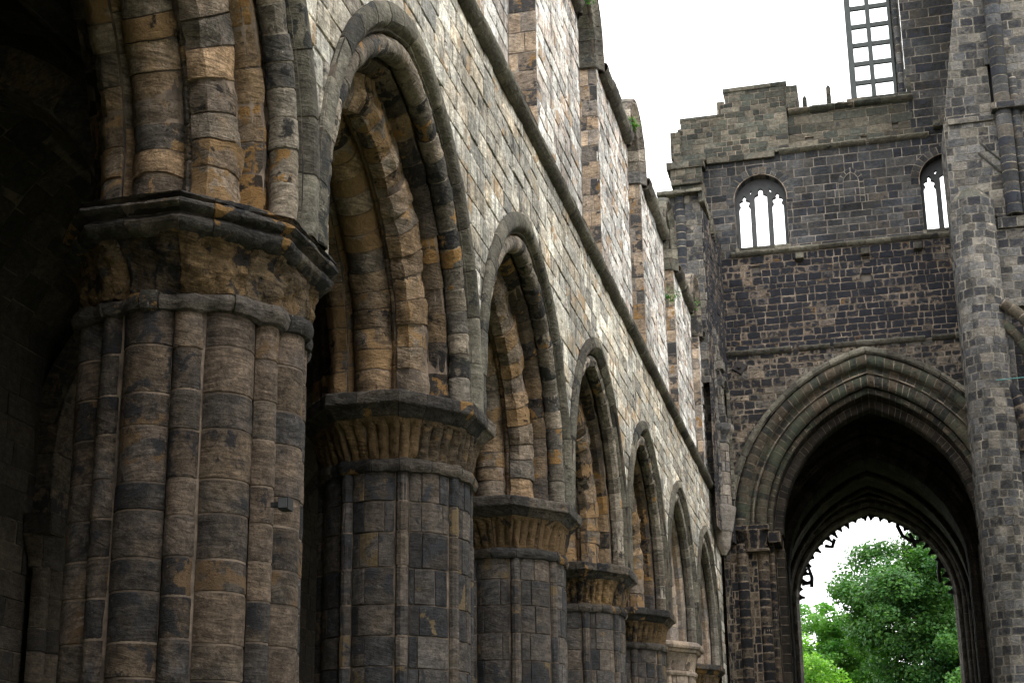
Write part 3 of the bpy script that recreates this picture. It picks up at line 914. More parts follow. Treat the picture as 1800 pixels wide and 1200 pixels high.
cz = [STR2 - .1, WZ0] + courses(WZ0, WSP, .29, 404, .15)[1:] + courses(WSP, STR3, .29, 405, .15)[1:]
blocks(B, S, cz, iv_mid, L=(.26, .74), seed=406, keep=lambda x, z: (holekeep(x, z) & ~(win_hit(x, z, .12) & (z >= WSP))), gap=.006, depth=.016, jit=.007, amp=.006, sub=.2, irr=.008)
mid = B.build('window_stage_wall', [M_TMID, MO_GREY], tower, seed=22)
B = Acc()
blocks(B, S, courses(STR3, 27, .33, 407, .15), (-3.9, 2.5), L=(.36, .8), seed=408, keep=lambda x, z: holekeep(x, z) & (z < ctop(x) + .10 * np.sin(x * 7.3) * (x < 2.4) * (x > -1.6) - .06), gap=.006, depth=.018, jit=.012, amp=.010, sub=.2, irr=.01)
blocks(B, plane((0, TY - .12, 0), (1, 0, 0), (0, 0, 1)), courses(24.45, 26.5, .2, 409, .1), (-5.35, -1.6), L=(.2, .4), seed=410, keep=lambda x, z: z < ctop(x), gap=.005, depth=.014, jit=.006, amp=.008, sub=.2)
blocks(B, plane((0, TY - .12, 0), (1, 0, 0), (0, 0, 1)), courses(26.5, 27.0, .25, 409, .1), (-3.66, -1.6), L=(.3, .6), seed=411, keep=lambda x, z: z < ctop(x), gap=.005, depth=.014, jit=.006, amp=.008, sub=.2)
B.build('ruined_parapet', [M_TTOP, MO_TAN], tower, seed=23)
B = Acc()
blocks(B, S, courses(STR3, ZS, .34, 412, .12), (2.36, XR), L=(.5, 1.0), seed=413, gap=.005, depth=.012, jit=.006, amp=.006, sub=.25, irr=.006, keep=holekeep)
blocks(B, plane((2.34, TY + .02, 0), (-.46, .88, 0), (0, 0, 1)), courses(26.0, ZS, .34, 414, .12), (0, .72), L=(.3, .5), seed=415, sgn=-1, sub=.12)
pts = arcpts((2.22, TY + .16), .10, -180, 0, 8)
ln, pf = poly(pts)
blocks(B, lambda U, V: (lambda q: np.stack([q[..., 0], q[..., 1], V], -1))(pf(U)), courses(26.0, ZS, .34, 416), (0, ln), seed=417, sub=.06)
B.build('upper_stage_wall', [M_TMID, MO_PALE], tower, seed=24)
# steps and sides of the broken top
B = Acc()
box(B, -5.6, -5.25, TY - .2, TY + 1.2, 24.6, 25.6, seed=420, h=.25, L=(.3, .6), sub=.2)
box(B, -5.5, -4.4, TY - .35, TY + .6, 24.35, 24.62, seed=421, L=(.4, .7), sub=.15, amp=.01)
box(B, -5.62, -4.55, TY - .42, TY + .6, 23.5, 24.3, seed=422, h=.22, L=(.25, .5), sub=.15, amp=.01)
box(B, -5.75, -4.45, TY - .5, TY + .6, 24.08, 24.34, seed=423, L=(.4, .7), sub=.12, amp=.02)
box(B, -5.5, -4.50, TY - .32, TY + .6, 16.5, 23.5, seed=424, h=.24, L=(.25, .5), sub=.2, amp=.008)
box(B, -3.72, -1.55, TY - .16, TY + 1.4, 26.9, 27.05, seed=425, L=(.4, .6), sub=.12, amp=.01)
box(B, -5.25, -3.7, TY - .14, TY + 1.4, 26.0, 26.12, seed=426, L=(.3, .5), sub=.12, amp=.02)
box(B, -3.95, -3.7, TY - .1, TY + 1.0, 26.1, 26.6, seed=427, h=.22, L=(.2, .3), sub=.1, amp=.02)
box(B, -1.6, -1.2, TY - .16, TY + 1.4, 26.0, 26.85, seed=428, h=.22, L=(.2, .4), sub=.15, amp=.02)
box(B, -5.6, -4.62, TY - .46, TY + .4, 23.48, 23.56, seed=429, L=(.5, .7), sub=.12, amp=.01)
B.build('corner_buttress', [M_TTOP, MO_TAN], tower, seed=25)
# solid backs that close the wall
for nm, bx in (('wall_core', (-4.5, -.0 + AXC - 4.7, TY + .1, TY + 1.9, 0, 17)), ('wall_core', (AXC + 4.7, XR, TY + .1, TY + 1.9, 0, 17)),
               ('wall_core', (-4.5, winx[0] - WH - .2, TY + .1, TY + 1.3, 17.3, 26.0)), ('wall_core', (winx[0] + WH + .2, winx[1] - WH - .2, TY + .1, TY + 1.3, 17.3, 25.9)),
               ('wall_core', (winx[1] + WH + .2, XR, TY + .1, TY + 1.9, 17.3, ZS)), ('wall_core', (winx[0] - WH - .2, winx[0] + WH + .2, TY + .1, TY + 1.3, 17.3, WZ0 - .1)),
               ('wall_core', (winx[1] - WH - .2, winx[1] + WH + .2, TY + .1, TY + 1.3, 17.3, WZ0 - .1)), ('wall_core', (winx[0] - WH - .2, winx[0] + WH + .2, TY + .1, TY + 1.3, WSP + WH + .15, 25.9)),
               ('wall_core', (winx[1] - WH - .2, winx[1] + WH + .2, TY + .1, TY + 1.3, WSP + WH + .15, 25.9))):
    simple_box(nm, M_FILL, tower, *bx)
# string courses of the tower
def string(z, xa, xb, mats, parent, breaks=(), pj=.16, seed=0, amp=.012):
    B = Acc(); ln, pf = poly([(TY, z - .10), (TY - pj * .6, z - .06), (TY - pj, z + .01), (TY - pj, z + .06), (TY, z + .13)])
    S = lambda U, V: (lambda q: np.stack([V, q[..., 0], q[..., 1]], -1))(pf(U))
    a = xa
    for (p, q) in list(breaks) + [(xb, xb)]:
        if p - a > .2: blocks(B, S, courses(a, p, .8, seed), (0, ln), seed=seed, sgn=-1, gap=.004, depth=.012, jit=.008, amp=amp, sub=.05)
        a = q
    return B.build('string_course', mats, parent, seed=seed)


string(STR1, -4.1, 6, [M_HOOD, MO_TAN], tower, breaks=((-1.95, -1.72), (-.75, -.62), (2.2, 2.42)), seed=430, amp=.02)
string(STR2, -3.75, 3.6, [M_HOOD, MO_TAN], tower, seed=431, amp=.01)
string(STR3, -1.95, 2.9, [M_HOOD, MO_TAN], tower, breaks=((.9, 1.0),), seed=432, amp=.02, pj=.2)
string(25.88, -1.55, 2.5, [M_TTOP, MO_TAN], tower, seed=433, amp=.02, pj=.25)
B = Acc()
box(B, -4.4, -2.1, TY - .14, TY + .1, 24.28, 24.52, seed=434, L=(.4, .7), sub=.1, amp=.02)
B.build('string_course', [M_TTOP, MO_TAN], tower)
# corbels left in the wall
for x, z in ((-1.5, 20.55), (.6, 20.48), (2.25, 20.5), (3.2, 24.75)):
    B = Acc(); box(B, x - .13, x + .13, TY - .28, TY + .05, z - .12, z + .1, seed=int(x * 10) + 440, L=(.3, .4), sub=.06, amp=.012)
    B.build('corbel', [M_HOOD, MO_DARK], tower)
# tie plate
me = bpy.data.meshes.new('tie_plate')
r_ = .27; cx_, cz_ = -3.67, 16.86
v = []; f = []
for k in range(4):
    a = math.pi / 2 * k + .18
    v.append((cx_ + r_ * math.cos(a), TY - .05, cz_ + r_ * math.sin(a)))
for k in range(4):
    a = math.pi / 2 * k + .18
    v.append((cx_ + .9 * r_ * math.cos(a), TY - .09, cz_ + .9 * r_ * math.sin(a)))
for k in range(8):
    a = math.pi / 4 * k
    v.append((cx_ + .07 * math.cos(a), TY - .09, cz_ + .07 * math.sin(a)))
for k in range(8):
    a = math.pi / 4 * k
    v.append((cx_ + .06 * math.cos(a), TY - .17, cz_ + .06 * math.sin(a)))
f = [(k, (k + 1) % 4, 4 + (k + 1) % 4, 4 + k) for k in range(4)] + [(7, 6, 5, 4)] + [(8 + k, 8 + (k + 1) % 8, 16 + (k + 1) % 8, 16 + k) for k in range(8)] + [tuple(range(23, 15, -1))]
v += [(x, TY - .0, z) for x, _, z in v[:4]]
f += [(k, (k + 1) % 4, 24 + (k + 1) % 4, 24 + k) for k in range(4)]
me.from_pydata(v, [], f); me.materials.append(M_IRON); me.update()
link('tie_plate', me, tower)

# windows of the tower: round head of voussoirs, three cusped lights
def frame_t(wx, y0=0.0):
    return lambda h, z, d: np.stack([wx + h, d + y0, z], -1)


def cusp_light(xc, w, zb, zt, kind, n=48):
    """outline of one light, list of (x,z)"""
    pts = [(xc - w, zb), (xc + w, zb)]
    h0 = zt
    if kind == 'c':   # centre light: tall, small trefoil head
        right = [(w, h0 - .34), (w * .95, h0 - .26), (w * .62, h0 - .22), (w * .42, h0 - .20), (w * .40, h0 - .14), (w * .42, h0 - .08), (w * .30, h0 - .02), (0, h0 + .02)]
    else:
        right = [(w, h0 - .50), (w * .92, h0 - .42), (w * .80, h0 - .385), (w * .72, h0 - .37), (w * .80, h0 - .34), (w * .90, h0 - .28), (w * .84, h0 - .20), (w * .55, h0 - .165), (w * .30, h0 - .15),
                 (w * .34, h0 - .10), (w * .36, h0 - .06), (w * .16, h0 - .01), (0, h0 + .03)]
    pts += [(xc + a, b) for a, b in right] + [(xc - a, b) for a, b in reversed(right[:-1])]
    return pts


def tracery(wx, parent):
    """flat stone plate with pierced lights, real thickness, bevelled"""
    cu = bpy.data.curves.new('tmp', 'CURVE'); cu.dimensions = '2D'; cu.fill_mode = 'BOTH'; cu.extrude = .07; cu.bevel_depth = .018
    def spl(pts):
        s = cu.splines.new('POLY'); s.points.add(len(pts) - 1)
        for i, (x, z) in enumerate(pts): s.points[i].co = (x, z, 0, 1)
        s.use_cyclic_u = True
    W = WH + .02
    out = [(-W, WZ0 - .02), (W, WZ0 - .02)] + [(W * math.cos(a), WSP + W * math.sin(a)) for a in np.linspace(0, math.pi, 28)]
    spl(out)
    lw = .205
    spl(cusp_light(-.555, lw, WZ0 + .10, WSP + .02 + .26, 's'))
    spl(cusp_light(.555, lw, WZ0 + .10, WSP + .02 + .26, 's'))
    spl(cusp_light(0, .225, WZ0 + .10, WSP + .50, 'c'))
    for sx in (-1, 1):
        spl([(sx * .27, WSP + .50), (sx * .36, WSP + .44), (sx * .385, WSP + .32), (sx * .33, WSP + .30), (sx * .29, WSP + .38)])
    ob = bpy.data.objects.new('tmp', cu); COL.objects.link(ob)
    dg = bpy.context.evaluated_depsgraph_get(); me = bpy.data.meshes.new_from_object(ob.evaluated_get(dg))
    bpy.data.objects.remove(ob)
    for vt in me.vertices:
        x, z, y = vt.co; vt.co = (wx + x, TY + .42 + y, z)
    me.name = 'tracery'; me.materials.clear(); me.materials.append(M_DARKTR)
    return link('tracery', me, parent)


M_DARKTR = plain('dark_tracery_stone', (.045, .045, .047), .9, 0, .4, 8)
for wi, wx in enumerate(winx):
    B = Acc()
    for side in (-1, 1):
        lnr, pfr = poly([(.0, TY - .012), (.30, TY - .02), (.305, TY + .02), (.33, TY + .5)])
        Sx, leg, vm = arch_sweep(pfr, WH + .31, .01, WSP, WZ0 + .02, frame_t(wx), side)
        blocks(B, Sx, voussoirs(RN, leg - .14, vm, .26), (0, lnr), seed=450 + wi, sgn=-side, gap=.007, depth=.018, jit=.006, amp=.006, sub=.1)
        lnr, pfr = poly([(.29, TY + .0), (.305, TY + .02), (.33, TY + .5)])
        Sx, leg, vm = arch_sweep(pfr, WH + .31, .01, WSP, WZ0, frame_t(wx), side)
        blocks(B, Sx, courses(0, leg, .29, 3), (0, lnr), seed=455 + wi, sgn=-side, gap=.007, depth=.012, jit=.004, amp=.004, sub=.1)
        # dark deep reveal behind the tracery
        lnr, pfr = poly([(.33, TY + .5), (.28, TY + 1.35)])
        Sx, leg, vm = arch_sweep(pfr, WH + .31, .01, WSP, WZ0, frame_t(wx), side)
        blocks(B, Sx, voussoirs(RN, 0, vm, .3), (0, lnr), seed=460 + wi, sgn=-side, sub=.2)
    B.mi = 0
    w = B.build('window', [M_TMID, MO_TAN], tower, seed=26)
    tracery(wx, w)
    B = Acc(); box(B, wx - WH - .06, wx + WH + .06, TY - .07, TY + .6, WZ0 - .12, WZ0 + .03, seed=470, L=(.5, .8), sub=.12, amp=.006)
    B.build('sill', [M_HOOD, MO_DARK], w)
# blocked lancet between them
B = Acc()
for side in (-1, 1):
    lnr, pfr = poly([(.0, TY - .022), (.17, TY - .026)])
    Sx, leg, vm = arch_sweep(pfr, .56, .14, 23.05, 22.3, frame_t(AXC - .02), side)
    blocks(B, Sx, voussoirs(RN, leg * 0, vm, .24), (0, lnr), seed=480, sgn=-side, gap=.008, depth=.014, jit=.005, amp=.006, sub=.08)
B.build('blocked_window', [M_TMID, MO_PALE], tower)

# great west arch of the crossing
PB = {'hood': [(-.02, TY + .0), (-.02, TY - .14), (.08, TY - .18), (.17, TY - .14), (.20, TY - .05)],
      'roll': arcpts((.38, TY + .06), .19, 190, 350, 14),
      'hollow': [(.56, TY + .09), (.60, TY + .18), (.68, TY + .20), (.72, TY + .14), (.78, TY + .12), (.82, TY + .20)],
      'roll2': arcpts((1.0, TY + .30), .20, 195, 355, 14),
      'roll3': arcpts((1.27, TY + .55), .10, 190, 360, 8),
      'soffit': [(1.37, TY + .56), (1.38, TY + 1.2)],
      'step': [(1.38, TY + 1.2), (1.62, TY + 1.22), (1.66, TY + 1.28), (1.66, TY + 1.9), (1.5, TY + 2.0), (1.38, TY + 2.02), (1.38, TY + 2.6)]}
B = Acc(); B2 = Acc(); BL = Acc()
R = random.Random(77)
for side in (-1, 1):
    for key, pts in PB.items():
        ln, pf = poly(pts)
        fr = lambda h, z, d: np.stack([AXC + h, d, z], -1)
        S, leg, vmax = arch_sweep(pf, CA['R0'], CA['c'], CA['z0'], 0, fr, side)
        kw = dict(sgn=-side, seed=500 + hash_(key) + side, gap=.007, depth=.02, jit=.006 if key in ('soffit', 'step') else .010, amp=.008, sub=.09)
        if key == 'hood': blocks(B2, S, voussoirs(R, leg, vmax, .6), (0, ln), **kw)
        else:
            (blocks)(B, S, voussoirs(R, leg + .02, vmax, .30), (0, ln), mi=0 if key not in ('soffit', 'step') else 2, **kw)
            if key in ('roll', 'roll2', 'roll3', 'soffit', 'step'):
                blocks(BL, S, voussoirs(R, 0, leg - .5, .30), (0, ln), mi=0 if key not in ('step',) else 2, **kw)
    # flat jamb faces between the shafts
    for (sa, ya, sb_, yb) in ((.0, TY - .02, .22, TY - .02), (.55, TY + .14, .84, TY + .16), (1.18, TY + .42, 1.2, TY + .6)):
        ln, pf = poly([(sa, ya), (sb_, yb)])
        S, leg, vmax = arch_sweep(pf, CA['R0'], CA['c'], CA['z0'], 0, fr, side)
        blocks(BL, S, voussoirs(R, 0, leg - .5, .27), (0, ln), L=(.2, .35), seed=520, sgn=-side, gap=.008, depth=.015, jit=.006, sub=.12)
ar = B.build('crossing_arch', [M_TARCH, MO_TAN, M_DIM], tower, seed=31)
B2.build('hood_mould', [M_HOOD, MO_DARK], ar, seed=32)
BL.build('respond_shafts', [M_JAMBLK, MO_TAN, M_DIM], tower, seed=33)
# imposts and capitals of the crossing arch
for side in (-1, 1):
    B = Acc()
    xa, xb = sorted((AXC + side * 4.5, AXC + side * 3.38))
    box(B, xa, xb, TY - .20, TY + .7, 11.34, 11.50, seed=530, L=(.5, .7), sub=.08, amp=.010)
    # corbelled capital, tapering down
    z0, z1 = 10.72, 11.34
    def SCp(U, V, side=side):
        t = np.clip(V / .62, 0, 1); w = .42 + .16 * t ** 1.6
        a = (U - .5) * math.pi
        return np.stack([AXC + side * (3.94) + np.sin(a) * w, TY + .28 - np.cos(a) * w * .95 * (1 + .03 * np.abs(np.cos(U * 22))), z0 + V], -1)
    blocks(B, SCp, [0, .62], (0, 1), L=(.2, .35), seed=540, sgn=1, sub=.05, amp=.015, gap=.004)
    box(B, xa + .2, xb - .02, TY - .12, TY + .5, 10.66, 10.74, seed=541, L=(.5, .7), sub=.08, amp=.010)
    xa, xb = sorted((AXC + side * 3.42, AXC + side * 3.05))
    box(B, xa, xb, TY + .05, TY + 1.9, 10.95, 11.3, seed=550, L=(.3, .5), sub=.08, amp=.03)
    B.build('respond_capital', [M_JAMBLK, MO_TAN], tower, seed=34)

# crossing, east arch and presbytery in deep shade
pres = thing('presbytery', 'shadowed vaulted presbytery beyond the crossing ending in a great traceried east window', 'building', (.2, 64, 0))
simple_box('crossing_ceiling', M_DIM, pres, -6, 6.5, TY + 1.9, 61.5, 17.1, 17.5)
simple_box('crossing_light_blocker', M_DIM, pres, -6.2, -5.6, TY + 1.2, 61.5, 0, 17.3)  # this pair is added to keep light out; the transept arches are really open
simple_box('crossing_light_blocker', M_DIM, pres, 6.2, 6.8, TY + 1.2, 61.5, 0, 17.3)


def wall_with_arch(name, parent, y, sgn, ax, prm, s, x0, x1, zt, mats, seed, h=.32):
    B = Acc()
    def inn(x, z):
        r = prm['R0'] - s; hh = np.abs(x - ax)
        return (hh < r - prm['c']) & ((z < prm['z0']) | (z < prm['z0'] + np.sqrt(np.maximum(0, r * r - (hh + prm['c']) ** 2))))
    blocks(B, plane((0, y, 0), (1, 0, 0), (0, 0, 1)), courses(0, zt, h, seed), (x0, x1), L=(.4, .8), seed=seed, sgn=sgn, keep=lambda x, z: ~inn(x, z), sub=.4, fine=.1, depth=.014)
    return B.build(name, mats, parent)


def arch_orders(name, parent, ax, prm, orders, mats, seed, vh=.34, legs=True, zb=0):
    B = Acc(); R = random.Random(seed)
    for side in (-1, 1):
        for pts in orders:
            ln, pf = poly(pts)
            S, leg, vmax = arch_sweep(pf, prm['R0'], prm['c'], prm['z0'], zb, lambda h, z, d: np.stack([ax + h, d, z], -1), side)
            blocks(B, S, voussoirs(R, 0 if legs else leg, vmax, vh), (0, ln), seed=seed + side, sgn=-side, gap=.006, depth=.016, jit=.006, amp=.006, sub=.12)
    return B.build(name, mats, parent, seed=seed)


EA = dict(R0=5.6, c=1.35, z0=11.6)
wall_with_arch('east_crossing_wall', pres, 59.6, 1, .25, EA, .15, -6, 6.5, 17.2, [M_DIM, MO_DARK], 600)
arch_orders('crossing_rib', pres, .25, EA, [[(-.2, 59.62), (.5, 60.0), (.85, 60.6), (.8, 61.2)], [(0, 59.5), (.12, 59.45), (.22, 59.6)], arcpts((.4, 59.75), .18, 190, 350, 8), [(.6, 59.85), (.62, 60.3)], arcpts((.8, 60.4), .18, 190, 350, 8), [(.98, 60.4), (1.0, 61.3)]], [M_DIM, MO_DARK], 601)
PR = dict(R0=5.9, c=1.9, z0=11.7)
for yy in (61.5, 64.8, 68.2, 71.2):
    arch_orders('vault_rib', pres, .15, PR, [[(-.05, yy - .02), (.14, yy), (.2, yy + .06), (.2, yy + .34), (.14, yy + .4), (-.05, yy + .42)]], [M_DIM, MO_DARK], 602)
B = Acc(); ln, pf = poly([(0, 61.2), (0, 72)])
for side in (-1, 1):
    S, leg, vmax = arch_sweep(pf, PR['R0'], PR['c'], PR['z0'], 0, lambda h, z, d: np.stack([.15 + h, d, z], -1), side)
    blocks(B, S, voussoirs(random.Random(4), 0, vmax, .34), (0, ln), L=(.4, .8), seed=610, sgn=-side, sub=.5, depth=.012)
B.build('vault_web', [M_DIM, MO_DARK], pres)
simple_box('vault_core', M_FILL, pres, -4.4, 4.7, 61.2, 72.4, 17.6, 18.0)
simple_box('side_wall', M_FILL, pres, -4.7, -4.0, 61.2, 72.6, 0, 18.0)
simple_box('side_wall', M_FILL, pres, 4.3, 5.0, 61.2, 72.6, 0, 18.0)
EW = dict(R0=4.95, c=.85, z0=12.15)          # outer moulding of the east window; opening is .74 inside it
wall_with_arch('east_wall', pres, 72.0, 1, .11, EW, .1, -4.2, 4.5, 18, [M_DIM, MO_DARK], 620)
win_e = arch_orders('east_window', pres, .11, EW, [[(-.3, 72.02), (.3, 72.3), (.55, 72.6), (.55, 73.5)], [(0, 71.95), (.1, 71.88), (.18, 72.0)], arcpts((.3, 72.1), .11, 190, 350, 8), [(.42, 72.2), (.44, 72.35)], arcpts((.54, 72.45), .10, 190, 350, 8), [(.64, 72.5), (.66, 72.75), (.74, 72.85), (.74, 73.15), (.6, 73.4), (0, 73.6)]],
                    [M_WINST, MO_GREY], 630, vh=.4)
# remains of the tracery: cusps hanging round the edge
def cusps():
    cu = bpy.data.curves.new('tmp', 'CURVE'); cu.dimensions = '2D'; cu.fill_mode = 'BOTH'; cu.extrude = .07; cu.bevel_depth = .015
    R = random.Random(12)
    r0 = EW['R0'] - .70; c = EW['c']
    def pt(t, dep, side):      # t path metres along the arc from springing, dep inwards
        am = math.acos(c / r0); a = t / r0
        return (side * ((r0 - dep) * math.cos(a) - c), EW['z0'] + (r0 - dep) * math.sin(a))
    amax = math.acos(c / r0) * r0
    for side in (-1, 1):
        t = .25
        out = []
        ts = []
        while t < amax - .12:
            w = R.uniform(.34, .50); d = R.uniform(.15, .36)
            if R.random() < .12: d *= .3
            ts.append((t, w, d)); t += w
        pts = [pt(0.0, -.06, side)]
        for (t, w, d) in ts:
            pts += [pt(t, .02, side), pt(t + w * .18, .03, side), pt(t + w * .30, d * .45, side), pt(t + w * .36, d * .5, side), pt(t + w * .40, d * .85, side), pt(t + w * .5, d, side),
                    pt(t + w * .60, d * .85, side), pt(t + w * .64, d * .5, side), pt(t + w * .70, d * .45, side), pt(t + w * .82, .03, side)]
        pts += [pt(amax, .02, side), pt(amax, -.06, side)]
        for k in range(20, 0, -1): pts.append(pt(amax * k / 20, -.06, side))
        s = cu.splines.new('POLY'); s.points.add(len(pts) - 1)
        for i, (x, z) in enumerate(pts): s.points[i].co = (x, z, 0, 1)
        s.use_cyclic_u = True
    ob = bpy.data.objects.new('tmp', cu); COL.objects.link(ob)
    dg = bpy.context.evaluated_depsgraph_get(); me = bpy.data.meshes.new_from_object(ob.evaluated_get(dg)); bpy.data.objects.remove(ob)
    for vt in me.vertices:
        x, z, y = vt.co; vt.co = (.11 + x, 72.98 + y, z)
    me.materials.clear(); me.materials.append(M_DARKTR); me.name = 'tracery_cusps'
    return link('tracery_cusps', me, win_e)


cusps()


def bar(name, mat, parent, pts, r=.05, n=6):
    """a thin bent bar through points"""
    V = []; F = []
    P = [Vector(p) for p in pts]
    for i, p in enumerate(P):
        d = (P[min(i + 1, len(P) - 1)] - P[max(i - 1, 0)]).normalized()
        a = d.orthogonal().normalized() if i == 0 else (a - d * a.dot(d)).normalized()
        b = d.cross(a)
        for k in range(n):
            t = 2 * math.pi * k / n; V.append(p + (a * math.cos(t) + b * math.sin(t)) * r)
    for i in range(len(P) - 1):
        for k in range(n): F.append((i * n + k, i * n + (k + 1) % n, (i + 1) * n + (k + 1) % n, (i + 1) * n + k))
    F.append(tuple(range(n - 1, -1, -1))); F.append(tuple(range((len(P) - 1) * n, len(P) * n)))
    me = bpy.data.meshes.new(name); me.from_pydata([tuple(v) for v in V], [], F); me.materials.append(mat); me.update()
    for q in me.polygons: q.use_smooth = True
    return link(name, me, parent)


YE = 72.98
frs = [[(-3.0, YE, 13.75), (-2.74, YE, 13.95), (-2.62, YE, 13.5), (-2.66, YE, 13.05)], [(-3.1, YE, 13.2), (-2.8, YE, 13.25), (-2.62, YE, 13.3)],
       [(-1.95, YE, 14.95), (-1.62, YE, 14.88), (-1.5, YE, 15.25)],
       [(1.3, YE, 15.75), (1.5, YE, 15.25), (1.85, YE, 15.0), (2.2, YE, 14.95)], [(1.8, YE, 15.35), (1.95, YE, 15.0), (2.0, YE, 14.7)],
       [(2.98, YE, 14.1), (2.92, YE, 13.5), (2.95, YE, 13.05)]]
for p in frs:
    bar('tracery_fragment', M_DARKTR, win_e, p, .09)

# lattice filling the belfry opening
lat = thing('window_lattice', 'tall grid of grey bars standing in the open belfry window against the sky', 'lattice', (1.3, TY + .5, 26))
for x, n_, w_ in ((.66, 'post', .10), (1.32, 'mullion', .075)):
    simple_box(n_, M_TIMBER, lat, x - w_, x + w_, TY + .42, TY + .58, 26.0, ZS)
simple_box('mullion', M_TIMBER, lat, 1.97, 2.07, TY + .42, TY + .58, 26.0, ZS)
for k in range(13):
    z = 26.92 + k * .72
    simple_box('crossbar', M_TIMBER, lat, .67, 2.06, TY + .45, TY + .56, z - .075, z + .075)
B = Acc(); box(B, .4, 2.4, TY - .05, TY + .8, 25.95, 26.12, seed=640, L=(.4, .7), sub=.1, amp=.01); B.build('sill', [M_TTOP, MO_TAN], lat)
for x, zt, lb in ((-.99, 26.55, 'left small broken mullion stub standing on the tower parapet'), (-.18, 26.85, 'taller broken mullion stub on the parapet nearer the lattice')):
    B = Acc(); box(B, x - .075, x + .075, TY + .35, TY + .5, 25.9, zt, seed=int(zt * 10), h=.3, L=(.3, .4), sub=.06, amp=.006)
    ms = Acc(); ms = B.build('mullion_stub', [M_TTOP, MO_DARK], None)
    put(ms, lb, 'mullion stub', 'broken mullion stubs on the parapet')
    me = bpy.data.meshes.new('cap'); v = [(x - .07, TY + .36, zt), (x + .07, TY + .36, zt), (x + .07, TY + .49, zt), (x - .07, TY + .49, zt), (x, TY + .42, zt + .14)]
    me.from_pydata(v, [], [(0, 1, 4), (1, 2, 4), (2, 3, 4), (3, 0, 4)]); me.materials.append(M_TTOP); link('pointed_tip', me, ms)

# end of the north wall against the tower: raised block, dark return wall, shaft on a corbel
ends = thing('wall_end_buttress', 'raised broken wall end with a round shaft and dark return wall beside the tower', 'buttress', (-4.6, 47, 12))
B = Acc()
cz = courses(15.5, 21.9, .26, 700)
blocks(B, plane((0, 46.8, 0), (1, 0, 0), (0, 0, 1)), cz, lambda v: (-5.6, -4.36 + .035 * math.sin(v * 9) - max(0, 19.5 - v) * .0), L=(.25, .5), seed=701, gap=.006, depth=.02, jit=.02, amp=.02, sub=.1)
blocks(B, plane((-5.6, 0, 0), (0, 1, 0), (0, 0, 1)), cz, (46.8, 50), L=(.3, .5), seed=702, sgn=-1)
B.build('front_face', [M_TPALE, MO_PALE], ends, seed=41)
B = Acc()
zt_ = 21.4
blocks(B, plane((-4.36, 46.8, 0), (.30 / 3.2, 1, 0), (0, 0, 1)), courses(10.9, zt_, .24, 704), (0, 3.2), L=(.2, .4), seed=705, gap=.007, depth=.02, jit=.012, amp=.01, sub=.2,
       keep=lambda u, z: ~((np.abs(u - 1.75) < .55) & (z < 15.6 + np.sqrt(np.maximum(0, .55 ** 2 - (u - 1.75) ** 2)) * 1.6) & (z > 13.2)))
B.build('return_wall', [M_TLOW, MO_DARK], ends, seed=42)
simple_box('wall_core', M_FILL, ends, -5.55, -4.75, 47.0, 50.1, 10, 21.8)
B = Acc()
pts = arcpts((-5.05, 46.85), .17, 180, 360, 10); ln, pf = poly(pts)
blocks(B, lambda U, V: (lambda q: np.stack([q[..., 0], q[..., 1], V], -1))(pf(U)), courses(16, 21.9, .30, 706), (0, ln), seed=707, sub=.06)
B.build('round_shaft', [M_TMID, MO_PALE], ends)
B = Acc(); box(B, -5.75, -4.3, 46.5, 47.2, 21.85, 21.98, seed=708, L=(.5, .8), sub=.1, amp=.012)
box(B, -4.42, -4.24, 46.6, 50, 21.5, 21.9, seed=709, L=(.15, .3), sub=.1, amp=.03)
for k in range(7): box(B, -4.30, -4.14, 48.2 + k * .24, 48.34 + k * .24, 21.0 - .02 * k, 21.6, seed=710 + k, L=(.3, .4), sub=.1, amp=.01)
B.build('eaves_course', [M_HOOD, MO_DARK], ends)
# broken arch ring over the return wall
B = Acc()
for side in (-1, 1):
    lnr, pfr = poly([(0, -.06), (0, .10), (.16, .12), (.2, .02)])
    Sx, leg, vm = arch_sweep(pfr, .78, .12, 15.4, 12.2 if side > 0 else 14.4, lambda h, z, d: np.stack([-4.30 + (1.75 + h) * .094 + d, 48.55 + h, z], -1), side)
    blocks(B, Sx, voussoirs(RN, 0, vm, .34), (0, lnr), seed=720, sgn=-side, amp=.01, sub=.07)
B.build('small_arch_ring', [M_HOOD, MO_DARK], ends)
# ragged springer masonry
B = Acc()
blocks(B, plane((0, 47.45, 0), (1, 0, 0), (0, 0, 1)), courses(12.3, 16.9, .27, 715, .3), lambda v: (-4.75, -4.22 + .05 * math.sin(v * 5)), L=(.2, .4), seed=716, gap=.01, depth=.03, jit=.03, amp=.03, sub=.07)
blocks(B, plane((-4.24, 0, 0), (0, 1, 0), (0, 0, 1)), courses(12.3, 16.9, .27, 717, .3), (47.45, 48.3), L=(.2, .4), seed=718, gap=.01, depth=.03, jit=.03, amp=.03, sub=.07)
B.build('broken_end_face', [M_TPALE, MO_TAN], ends, seed=44)
B = Acc()
R = random.Random(9)
z = 14.35
while z < 17.4:
    h_ = R.uniform(.2, .36); x1 = -3.98 - .06 * (z - 14.3) + R.uniform(-.06, .10)
    box(B, -4.7, x1, 47.6, 48.1 + R.uniform(-.05, .1), z, z + h_, seed=int(z * 100), L=(.25, .45), sub=.07, amp=.03, jit=.02, gap=.012, depth=.03); z += h_
B.build('broken_springer', [M_TPALE, MO_TAN], ends, seed=43)
wsh = B = Acc()
pts = arcpts((-4.28, 47.9), .30, -180, 90, 12); ln, pf = poly(pts)
blocks(B, lambda U, V: (lambda q: np.stack([q[..., 0], q[..., 1], V], -1))(pf(U)), courses(11.75, 13.75, .34, 730), (0, ln), L=(.3, .5), seed=731, sub=.06)
sh = B.build('wall_shaft', [M_CORB, MO_GREY], ends)
B = Acc()
